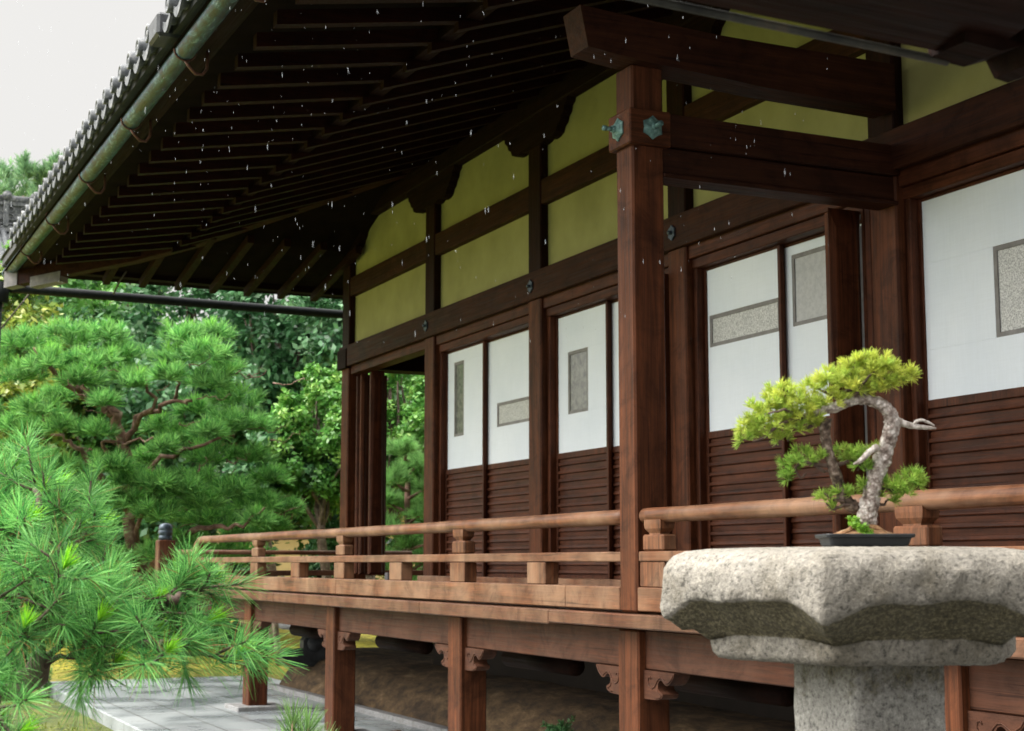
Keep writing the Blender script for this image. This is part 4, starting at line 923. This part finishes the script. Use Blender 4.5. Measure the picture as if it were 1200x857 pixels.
# ------------------------------------------------------------------ broadleaf trees
def crown(blobs, nleaf, size, cols, flat=0.0, lng=1.9, shell=0.55, seed=1):
    r_ = np.random.default_rng(seed); B = np.array([b[:3] for b in blobs]); Rr = np.array([b[3] for b in blobs])
    w_ = Rr**2.3; idx = r_.choice(len(B), nleaf, p=w_/w_.sum())
    # sub-clumps so that the crown has gaps and clusters
    K = 22; sub = unit(r_.normal(size=(len(B), K, 3)))*(shell+(1-shell)*r_.random((len(B), K, 1)))
    ks = r_.integers(0, K, nleaf); q = sub[idx, ks]+r_.normal(size=(nleaf, 3))*0.15
    C = B[idx]+q*Rr[idx][:, None]*[1, 1, 0.9]
    nrm = unit(r_.normal(size=(nleaf, 3))+[0, 0, 0.9+flat]+q*0.5); ax = unit(np.cross(nrm, r_.normal(size=(nleaf, 3)))); sd = np.cross(nrm, ax)
    s_ = size*(0.6+0.8*r_.random(nleaf))[:, None]
    a = C-ax*s_*lng*.5; b = C+sd*s_*.5-nrm*s_*.12; c = C+ax*s_*lng*.5-nrm*s_*0.15; d = C-sd*s_*.5-nrm*s_*.12
    V = np.stack([a, b, c, d], 1).reshape(-1, 3); Fq = (np.arange(nleaf)[:, None]*4+[0, 1, 2, 3])
    cs = np.array(cols); ci = r_.random((len(B), K)); lv = ci[idx, ks]*0.6+r_.random(nleaf)*0.4
    k_ = lv*(len(cs)-1); i0 = np.clip(k_.astype(int), 0, len(cs)-2); f_ = (k_-i0)[:, None]
    Cc = cs[i0]*(1-f_)+cs[i0+1]*f_; Cc *= (0.8+0.4*r_.random((nleaf, 1)))
    return V, Fq, np.repeat(Cc, 4, 0)
DK = [(0.03, 0.09, 0.04), (0.06, 0.17, 0.07), (0.11, 0.26, 0.11), (0.24, 0.38, 0.22)]
MD = [(0.04, 0.13, 0.035), (0.09, 0.25, 0.06), (0.16, 0.38, 0.08), (0.30, 0.54, 0.14)]
LT = [(0.06, 0.18, 0.04), (0.12, 0.32, 0.07), (0.20, 0.44, 0.09), (0.36, 0.52, 0.13)]
YL = [(0.04, 0.11, 0.03), (0.09, 0.2, 0.04), (0.26, 0.36, 0.06), (0.42, 0.40, 0.08)]
def tree(label, kind, px, D_, ztop, rad, cols, nleaf, size, seed, zlow=0.6, nb=16, tr_r=0.11, cat='tree', lng=1.9, group='broadleaf trees behind the garden pine'):
    r_ = np.random.default_rng(seed); c = at(px, 660, D_); x0, y0 = float(c[0]), float(c[1])
    t = root(kind, label, cat, (x0, y0, -0.1), group)
    blobs = []
    for i in range(nb):
        z = zlow+(ztop-zlow)*(i+0.5)/nb; k = 1-0.55*abs(2*(z-zlow)/(ztop-zlow)-0.75)**1.5
        a = i*2.4+r_.random(); rr = rad*k*(0.35+0.45*r_.random()); br_ = rad*(0.42+0.2*r_.random())*max(0.5, k)
        blobs.append((x0+math.cos(a)*rr, y0+math.sin(a)*rr, min(z, ztop-br_*0.8), br_))
    tk = MB(); P = wander((x0, y0, -0.2), (x0+r_.normal()*.2, y0, ztop*0.82), 10, 0.06); tk.tube(P, np.linspace(tr_r, tr_r*.25, 10), 8, 0.1)
    for b_ in blobs[2:]:
        j = min(8, max(1, int((b_[2]*0.75)/ztop*10))); tk.tube(wander(P[j], b_[:3], 6, 0.12), np.linspace(tr_r*.35, 0.012, 6), 6)
    part('trunk', tk, M['bark'], t, WL[t.name])
    joinm('crown', [crown(blobs, nleaf, size, cols, seed=seed, lng=lng)], M['leaf'], t, WL[t.name]); return t
tree('dark glossy evergreen rising behind the middle of the spreading pine', 'evergreen_tree', 215, 28, 8.3, 2.5, DK, 34000, 0.085, 11)
tree('dark glossy evergreen between the spreading pine and the hall corner', 'evergreen_tree', 320, 26.5, 7.4, 1.9, DK, 34000, 0.075, 12, zlow=3.6)
tree('bright green feathery maple right beside the corner pillar of the hall', 'maple_tree', 378, 24.6, 4.7, 1.0, LT, 30000, 0.05, 13, zlow=2.6)
tree('mixed green bushy tree behind the left part of the spreading pine', 'broadleaf_tree', 60, 28, 7.6, 2.4, MD, 30000, 0.08, 14)
tree('yellowing loose tree showing under the gutter end at the left edge', 'broadleaf_tree', -10, 26, 6.75, 1.7, YL, 20000, 0.07, 15, zlow=3)
tree('mid green bushy tree filling the view behind the gutter, left of the dark evergreens', 'broadleaf_tree', 140, 31, 7.9, 2.3, MD, 26000, 0.09, 16)
tree('tall dark tree seen through the open bay, above the bright bush', 'evergreen_tree', 478, 30, 8.6, 2.2, MD[:3], 26000, 0.075, 17)
tree('bright yellow green bush seen through the open bay beside the pillar', 'bush', 462, 24.5, 5.3, 0.9, LT, 22000, 0.045, 18, zlow=2.4, cat='bush')
tree('dense dark hedge tree beyond the plaster garden wall', 'evergreen_tree', 400, 40, 9.2, 3.2, DK, 30000, 0.11, 19, zlow=1.5)
tree('far dark tree filling the gap at the left edge', 'evergreen_tree', -90, 30, 7.5, 2.8, MD, 24000, 0.09, 20)
tree('low leafy camellia bush in front of the plaster garden wall', 'camellia_bush', 385, 25.5, 2.75, 0.5, DK, 12000, 0.055, 21, zlow=1.0, nb=8, tr_r=0.04, cat='bush')
tree('grey green camellia hanging above the cap of the plaster garden wall', 'camellia_bush', 330, 24.6, 3.9, 0.9, DK, 14000, 0.07, 22, zlow=2.5, nb=8, tr_r=0.06, cat='bush')
# pine seen through the open bay
P = []; q0 = root('pine_tree', 'grey green pine seen low through the open bay of the hall', 'pine tree', tuple(at(475, 700, 23.5)*[1, 1, 0]-[0, 0, 0.12]))
rs = np.random.default_rng(9); Dd = []; tk = MB()
b0 = np.array(WL[q0.name]); tk.tube(wander(b0, at(478, 560, 23.6), 8, .05), np.linspace(.10, .04, 8), 8, .1)
for (x, y, r_) in [(460, 560, 24), (490, 545, 24), (475, 590, 28), (500, 600, 28), (455, 620, 26), (485, 635, 28), (505, 655, 26), (460, 665, 28), (485, 690, 30), (450, 585, 20), (505, 570, 22), (470, 525, 20), (440, 650, 26), (520, 630, 26)]:
    c = at(x, y, 23.4+rs.normal()*.4); rr = r_/1817*23.4; q = unit(rs.normal(size=(44, 3)))*rs.random((44, 1))**.45; q[:, 2] = np.abs(q[:, 2])*.8-.15
    P.append(c+q*rr); Dd.append(unit(q*[.9, .9, .6]+[0, 0, .7])); tk.tube(wander(at(478, y+15, 23.5), c, 5, .1), np.linspace(.03, .01, 5), 6)
part('trunk', tk, M['redbark'], q0, WL[q0.name])
joinm('needles', [tufts(np.concatenate(P), np.concatenate(Dd), 46, 0.13, 0.0065, (8, 62), .1, ((0.10, 0.27, 0.08), (0.32, 0.56, 0.18)), .03)], M['needle'], q0, WL[q0.name])
# far pine tops behind the neighbouring roof
ft = root('pine_tree', 'distant pine whose top shows above the neighbouring tiled roof', 'pine tree', tuple(at(25, 600, 58)*[1, 1, 0]-[0, 0, 0.12]))
tk = MB(); tk.tube(wander(WL[ft.name], at(28, 230, 58), 9, .03), np.linspace(.25, .08, 9), 8); part('trunk', tk, M['bark'], ft, WL[ft.name])
P = []; Dd = []
for (x, y, r_) in [(5, 200, 16), (30, 197, 14), (50, 203, 12), (-15, 215, 22), (20, 215, 20), (48, 222, 16), (66, 192, 8), (62, 215, 14), (5, 240, 24), (40, 245, 24), (75, 240, 18), (20, 270, 26), (-20, 250, 26), (50, 275, 22), (64, 200, 6), (-30, 195, 14)]:
    c = at(x, y, 58+rs.normal()); rr = r_/1817*58; q = unit(rs.normal(size=(24, 3)))*rs.random((24, 1))**.5
    P.append(c+q*rr); Dd.append(unit(q*.6+[0, 0, .8]))
joinm('needles', [tufts(np.concatenate(P), np.concatenate(Dd), 20, 0.36, 0.04, (10, 70), .3, ((0.09, 0.20, 0.10), (0.24, 0.40, 0.20)), 0)], M['needle'], ft, WL[ft.name])
# clipped shrub
cs = at(18, 818, 19.2); sh = root('clipped_shrub', 'small rounded clipped shrub at the left edge beside the paving kerb', 'shrub', (float(cs[0]), float(cs[1]), -0.1))
bl = [(cs[0]+dx, cs[1]+dy, 0.10+dz, 0.24) for dx, dy, dz in ((0, 0, .1), (.18, 0, 0), (-.2, 0, 0), (0, .2, 0), (0, -.15, .05), (-.1, 0, .12), (.1, .1, .1), (-.35, .1, .0), (-.55, .1, .05))]
tk = MB(); tk.tube([(cs[0], cs[1], -.15), (cs[0], cs[1], .15)], [.03, .02], 6); part('trunk', tk, M['bark'], sh, WL[sh.name])
joinm('crown', [crown(bl, 14000, 0.018, MD, seed=5, shell=0.8)], M['leaf'], sh, WL[sh.name])
# fern under the floor
fc = at(656, 866, 11.2); fn = root('fern', 'small green fern growing in the shade against the earth bank under the veranda', 'fern', (float(fc[0]), float(fc[1]), float(fc[2])))
P = []; 
for k in range(26):
    a = k*2.4; d = unit(np.array([math.cos(a)*.5, math.sin(a)*.5, 1.0])+rs.normal(size=3)*.2); L_ = 0.22*(.6+.5*rs.random())
    for t in np.linspace(.15, 1, 14): P.append((fc+d*L_*t+np.array([0, 0, -.07*t*t]), d))
joinm('fronds', [tufts(np.array([p for p, _ in P]), np.array([d for _, d in P]), 5, 0.03, 0.007, (40, 85), 0.01, ((0.05, 0.16, 0.05), (0.13, 0.30, 0.10)), .05)], M['leaf'], fn, WL[fn.name])

# ------------------------------------------------------------------ garden wall
gw = root('garden_wall', 'beige plastered garden wall under a grey tiled cap behind the garden pine', 'garden wall', (10, 36.1, 0))
YG = 36.0
b = MB(); b.box(9.0, 24, YG, YG+.3, -0.2, 2.85, .01); part('wall', b, M['gwall'], gw)
b = MB(); b.add([(8.9, YG-.45, 2.92), (24, YG-.45, 2.92), (24, YG+.15, 3.36), (8.9, YG+.15, 3.36), (8.9, YG+.75, 2.92), (24, YG+.75, 2.92), (8.9, YG-.45, 2.84), (24, YG-.45, 2.84), (8.9, YG+.75, 2.84), (24, YG+.75, 2.84)],
    [(0, 1, 2, 3), (3, 2, 5, 4), (6, 7, 1, 0), (8, 9, 5, 4), (6, 7, 9, 8)])
for x in np.arange(9.0, 24, 0.3): b.tube([(x, YG-.48, 2.95), (x, YG+.15, 3.38)], 0.055, 8)
b.tube([(8.9, YG+.15, 3.45), (24, YG+.15, 3.45)], 0.11, 10); part('tile_cap', b, M['tile'], gw)
# neighbouring roof, top left
nb_ = root('neighbour_building', 'neighbouring hall whose ornate grey tiled ridge shows left of the eave', 'building', (2.0, 45.0, 0))
YR = 40.5
b = MB(); b.box(-8, 6.6, 42.5, 50, -0.2, 8.5, .02); part('wall', b, M['gwall'], nb_)
b = MB(); b.add([(-9.5, 39.2, 8.6), (7.6, 39.2, 8.6), (5.3, 41.6, 10.2), (-8, 41.6, 10.2), (-9.5, 39.2, 8.4), (7.6, 39.2, 8.4), (7.6, 51, 8.6), (-9.5, 51, 8.6)], [(0, 1, 2, 3), (4, 5, 1, 0), (1, 6, 2), (2, 6, 7, 3)])
for x in np.arange(-9, 7.3, .32):
    tx = min(1, (7.6-x)/2.3); b.tube([(x, 39.2, 8.68), (min(x, 7.3), 39.2+2.4*tx, 8.68+1.6*tx)], .07, 8)
rf2 = part('roof', b, M['tile'], nb_)
b = MB(); b.box(-8, 5.35, 41.45, 41.75, 10.15, 10.32, .01); b.box(-8, 5.3, 41.5, 41.7, 10.88, 10.98, .01)
for z in (10.38, 10.5): b.tube([(-8, 41.5, z), (5.3, 41.5, z)], .03, 6)
b.box(-8, 5.2, 41.56, 41.66, 10.3, 10.9, .01)
for x in np.arange(-7.6, 5.1, .42):
    for zz in (10.58, 10.78): b.tube([(x+.12*math.cos(a), 41.52, zz+.08*math.sin(a)) for a in np.linspace(0, 2*math.pi, 12)], .02, 5, cap=False)
b.tube([(-8, 41.6, 11.05), (5.3, 41.6, 11.05)], .12, 10)
for x in (3.1, 4.5, 5.2): b.box(x-.07, x+.07, 41.42, 41.8, 10.3, 11.05, .02); b.tube([(x, 41.4, 11.12), (x, 41.8, 11.12)], [.13, .13], 10)
part('ridge', b, M['tile'], rf2)
# garden stone in the moss, seen under the floor
for (px, py, D_, s_, lb) in ((345, 742, 30.5, (.55, .4, .16), 'low pale stone lying on yellow moss, seen beneath the veranda'),):
    c = at(px, py, D_); b = MB(); prf = [(.2, 0), (.9, .0), (1, .4), (.85, .8), (.5, 1), (.1, 1.02)]
    n = 14; vs = []
    for r_, z in prf:
        for k in range(n):
            a = 2*math.pi*k/n; j = 1+.15*math.sin(a*3+1)+.08*math.sin(a*5); vs.append((c[0]+s_[0]*r_*j*math.cos(a), c[1]+s_[1]*r_*j*math.sin(a), c[2]-.1+s_[2]*z*1.8))
    b.add(vs, [(i*n+k, i*n+(k+1) % n, (i+1)*n+(k+1) % n, (i+1)*n+k) for i in range(5) for k in range(n)]+[tuple(range(n)), tuple(5*n+k for k in range(n))], True)
    o = part('garden_stone', b, M['footstone'], None, (float(c[0]), float(c[1]), float(c[2]))); tag(o, lb, 'stone')

# ================================================================== bonsai
BD = 3.18
bc = at(1013, 640, BD); TB = zT+0.002
bz = root('bonsai_tree', 'old twisted bonsai pine with yellow green needles in a shallow dark pot', 'bonsai', (float(bc[0]), float(bc[1]), TB))
s1 = BD/1817
b = MB(); ca, sa = math.cos(-YAW), math.sin(-YAW)
def rectring(hx, hy, z, rr=0.01):
    pts = []
    for (sx, sy) in ((1, 1), (-1, 1), (-1, -1), (1, -1)):
        base_a = {(1, 1): 0, (-1, 1): 90, (-1, -1): 180, (1, -1): 270}[(sx, sy)]
        for t in (0, 30, 60, 90): pts.append((sx*(hx-rr)+rr*math.cos(R(base_a+t)), sy*(hy-rr)+rr*math.sin(R(base_a+t)), z))
    return [(bc[0]+x*ca-y*sa, bc[1]+x*sa+y*ca, TB+zz) for x, y, zz in pts]
rg = [rectring(.076, .055, 0), rectring(.080, .058, .004), rectring(.084, .062, .017), rectring(.090, .067, .019), rectring(.091, .068, .024), rectring(.090, .067, .026), rectring(.083, .060, .026), rectring(.082, .059, .020)]
vs = [p for r_ in rg for p in r_]; b.add(vs, [(i*16+k, i*16+(k+1) % 16, (i+1)*16+(k+1) % 16, (i+1)*16+k) for i in range(7) for k in range(16)]+[tuple(range(16))[::-1], tuple(7*16+k for k in range(16))])
part('pot', b, M['pot'], bz)
# soil mound with surface roots
b = MB(); n = 28; vs = []
for i, (r_, z) in enumerate(((1, .020), (.85, .025), (.62, .030), (.42, .037), (.28, .046), (.16, .056), (0.05, .062))):
    for k in range(n):
        a = 2*math.pi*k/n; j = 1+rng.normal()*.03; x, y = .081*r_*math.cos(a)*j, .058*r_*math.sin(a)*j
        vs.append((bc[0]+x*ca-y*sa, bc[1]+x*sa+y*ca, TB+z+rng.normal()*.0012))
b.add(vs, [(i*n+k, i*n+(k+1) % n, (i+1)*n+(k+1) % n, (i+1)*n+k) for i in range(6) for k in range(n)]+[tuple(6*n+k for k in range(n))], True)
def bp(x, y, d=0): return at(x, y, BD+d)
for pts in ([(1008, 612), (995, 622), (978, 629)], [(1018, 615), (1035, 624), (1050, 630)], [(1012, 618), (1008, 627), (1000, 631)], [(1020, 618), (1030, 628), (1038, 631)]):
    b.tube([bp(x, y, -.015) for x, y in pts], [0.009, .006, .003], 7, .12)
part('soil', b, M['soil'], bz)
def btube(pts, rads, name, mat, parent, seg=14, jit=.13, sub=4):
    P = np.array([bp(*p) for p in pts]); t = np.linspace(0, 1, len(P)); T = np.linspace(0, 1, len(P)*sub); 
    # smooth interpolation
    Q = np.stack([np.interp(T, t, P[:, i]) for i in range(3)], 1); 
    for _ in range(3): Q[1:-1] = (Q[:-2]+2*Q[1:-1]+Q[2:])/4
    rr = np.interp(T, t, np.array(rads)*s1); bb = MB(); bb.tube(Q, rr, seg, jit); return part(name, bb, mat, parent)
trk = btube([(1013, 632), (1013, 618), (1017, 600), (1021, 580), (1026, 560), (1033, 540), (1038, 525), (1044, 508), (1046, 494), (1042, 482), (1032, 473), (1018, 469), (1003, 468), (990, 472), (978, 478), (966, 480), (950, 486), (935, 490)],
            [17, 13.5, 11.5, 10.5, 9.5, 11, 9, 9, 9.5, 8, 7.5, 6.2, 5.8, 6, 6, 5.5, 4.2, 3], 'trunk', M['bonsaibark'], bz, 18, .12, 5)
btube([(1004, 596, .01), (990, 588, .01), (984, 570, .01), (979, 555, .0), (974, 540, 0), (970, 525, 0), (966, 505, 0), (967, 490, 0)], [8, 7.5, 7, 7, 6, 5.5, 6.5, 7.5], 'second_stem', M['stembark'], trk, 12, .14)
btube([(1048, 492), (1060, 497), (1072, 500), (1085, 501), (1097, 502)], [4.5, 4, 3.2, 2.4, 1.2], 'dead_branch', M['jin'], trk)
btube([(1070, 499), (1073, 494, -.005), (1080, 492, -.005), (1088, 495), (1095, 499)], [1.6, 1.8, 1.8, 1.6, 1.0], 'dead_branch', M['jin'], trk, 8)
btube([(1028, 524, -.02), (1018, 530, -.03), (1012, 537, -.04), (1006, 542, -.04), (1000, 544, -.04)], [4.5, 3.5, 3.2, 2.4, 1], 'dead_branch', M['jin'], trk, 10)
brm = MB()
def bb_(pts, r0, r1):
    P = np.array([bp(*p) for p in pts]); t = np.linspace(0, 1, len(P)); T = np.linspace(0, 1, len(P)*3)
    Q = np.stack([np.interp(T, t, P[:, i]) for i in range(3)], 1); Q[1:-1] += rng.normal(size=Q[1:-1].shape)*.0012
    brm.tube(Q, np.linspace(r0*s1, r1*s1, len(Q)), 7, .1)
for pts in ([(950, 487), (925, 492, -.01), (905, 505, -.02), (895, 515, -.02), (882, 517, -.02)], [(935, 490), (915, 498, .02), (928, 510, .02), (923, 517, 0)], [(975, 480), (985, 462), (1000, 455), (1020, 448), (1050, 440), (1065, 432)], [(970, 545), (955, 545), (942, 541), (932, 546), (938, 562), (945, 555)],
            [(980, 545), (1000, 540), (1012, 545, .01), (1005, 552, .01)], [(955, 545), (965, 553), (972, 552)], [(1024, 575), (1040, 572), (1055, 576), (1062, 568)], [(1022, 590), (1035, 592), (1042, 585)], [(1004, 590), (985, 594), (975, 598), (968, 590)], [(990, 588), (975, 585), (966, 578)], [(965, 490), (950, 500), (940, 505), (932, 500)],
            [(940, 487), (920, 480, -.03), (900, 485, -.04)], [(985, 470), (965, 458, .02), (955, 455, .02)], [(1000, 468), (1010, 450, -.02), (1025, 435, -.02)], [(1010, 450), (1000, 430)], [(1025, 560), (1015, 580), (1008, 585)]):
    bb_(pts, 2.6, 0.9)
part('branches', brm, M['darktwig'], bz)
BP = [(1003, 440, 26, 22), (1025, 432, 26, 22), (1040, 440, 22, 18), (1055, 437, 17, 13), (1068, 436, 9, 9), (985, 445, 26, 18), (965, 447, 22, 16), (1000, 455, 24, 12), (1028, 452, 22, 10), (950, 455, 14, 12), (1003, 420, 18, 12), (1020, 420, 14, 10), (1040, 425, 14, 10),
      (940, 470, 26, 18), (920, 467, 26, 18), (905, 478, 26, 18), (890, 485, 22, 18), (880, 497, 18, 18), (872, 510, 12, 14), (900, 500, 26, 16), (920, 495, 24, 18), (945, 488, 22, 10), (965, 475, 26, 10), (985, 468, 18, 7), (915, 455, 16, 10), (915, 512, 16, 10), (940, 500, 12, 8), (958, 497, 12, 8),
      (945, 532, 16, 10), (930, 543, 16, 12), (924, 555, 10, 10), (960, 535, 14, 9), (995, 530, 20, 10), (1008, 538, 18, 12), (1012, 548, 12, 7), (1020, 525, 12, 6),
      (1050, 565, 16, 10), (1068, 560, 16, 12), (1078, 566, 9, 8), (1045, 573, 16, 9), (1060, 577, 16, 8), (1013, 566, 6, 5), (968, 582, 11, 7), (978, 592, 8, 6), (985, 575, 10, 6), (1047, 585, 6, 6), (1033, 580, 7, 3), (1000, 578, 7, 4)]
P = []; Dd = []; TT = []
for (x, y, rx, ry) in BP:
    nS = int(4+rx*ry/19); c = bp(x, y); q = unit(rs.normal(size=(nS, 3)))*rs.random((nS, 1))**.5
    off = rt[None]*q[:, :1]*rx*s1+np.array([[0, 0, 1]])*q[:, 1:2]*ry*s1*.9+np.array([[math.sin(YAW), math.cos(YAW), 0]])*q[:, 2:]*rx*s1*.9
    P.append(c+off); Dd.append(unit(off/(rx*s1)*1.1+[0, 0, .7])); TT.append(np.clip((545-y)/60, 0, 1)*np.ones(nS)*(.25+.6*rs.random(nS)) if y < 560 else .25*rs.random(nS))
P = np.concatenate(P); Dd = np.concatenate(Dd); TT = np.concatenate(TT)
joinm('foliage', [tufts(P, Dd, 26, 0.0175, 0.0016, (6, 66), 0.005, ((0.13, 0.30, 0.04), (0.38, 0.56, 0.11)), 0, (TT, (0.66, 0.68, 0.12)))], M['needle'], bz, WL[bz.name])
mp_ = crown([tuple(bp(1003, 612, -.03))+(.012,), tuple(bp(1010, 620, -.035))+(.014,), tuple(bp(1018, 625, -.035))+(.014,), tuple(bp(997, 607, -.02))+(.008,), tuple(bp(1022, 628, -.03))+(.01,)], 420, .0055, [(0.14, 0.3, 0.03), (0.25, 0.5, 0.05), (0.35, 0.6, 0.08)], seed=2, shell=.2)
joinm('moss', [mp_], M['leaf'], bz, WL[bz.name])

# ================================================================== fallen leaf and rain
b = MB(); c = at(464, 849, 14.05); z0 = 0.01
b.prism([(c[0]-.05, c[1]), (c[0]-.01, c[1]-.03), (c[0]+.04, c[1]-.02), (c[0]+.06, c[1]+.02), (c[0], c[1]+.03)], 2, 0.004, 0.018)
o = part('fallen_leaf', b, M['twig'], None, (float(c[0]), float(c[1]), 0)); tag(o, 'brown withered leaf lying on the paving near the bank kerb', 'leaf')
V = []; Fq = []; o_ = 0; n = 650
px = rng.random(n)**1.2*1000-20; py = rng.random(n)**1.2*430-20; dd_ = 2.6+rng.random(n)**0.8*9.0
for i in range(n):
    c = at(px[i], py[i], dd_[i])
    if c[0] > XE+0.3 and c[1] < 21 and c[2] > 1.2: continue
    l_ = .003+.008*rng.random(); r_ = .0007+.0007*rng.random()
    V += [c+[0, 0, l_], c+[r_, 0, 0], c+[0, r_, 0], c+[-r_, 0, 0], c+[0, -r_, 0], c+[0, 0, -l_*.6]]
    Fq += [(o_, o_+1, o_+2), (o_, o_+2, o_+3), (o_, o_+3, o_+4), (o_, o_+4, o_+1), (o_+5, o_+2, o_+1), (o_+5, o_+3, o_+2), (o_+5, o_+4, o_+3), (o_+5, o_+1, o_+4)]; o_ += 6
me = mesh_np('rain', np.array(V), Fq, M['rain'], True); o = link('rain', me); tag(o, 'scattered falling raindrops in front of the shaded eaves', 'rain', kind='stuff')

# tufted moss and short grass on the ground left of the paving
n = 26000; P = np.stack([-2.2+rng.random(n)*5.1, 7+rng.random(n)*24, np.zeros(n)], 1); P[:, 0] = np.where(P[:, 1] > 21.3, P[:, 0]*2.6, P[:, 0])
keep = (np.sin(P[:, 0]*5.1+P[:, 1]*1.3)+np.sin(P[:, 1]*4.3-P[:, 0]*2.2)+rng.normal(size=n)*.7) > 0.1; P = P[keep]
P[:, 2] = [gz(a, b_) for a, b_, _ in P]; P[:, 2] -= 0.01
D = unit(rng.normal(size=(len(P), 3))*0.55+[0, 0, 1]); k = rng.random((len(P), 1)); C = np.array([0.05, 0.10, 0.015])*(1-k)+np.array([0.24, 0.28, 0.04])*k
V, Fq, Cc = strips(P, D, 0.02+0.035*rng.random(len(P)), np.full(len(P), 0.012), rng.normal(size=(len(P), 3))*.2, C, C*1.2)
o = link('moss_tufts', mesh_np('moss_tufts', V, Fq, M['leaf'], False, Cc)); tag(o, 'short mossy tufts growing over the garden ground', 'moss', kind='stuff')
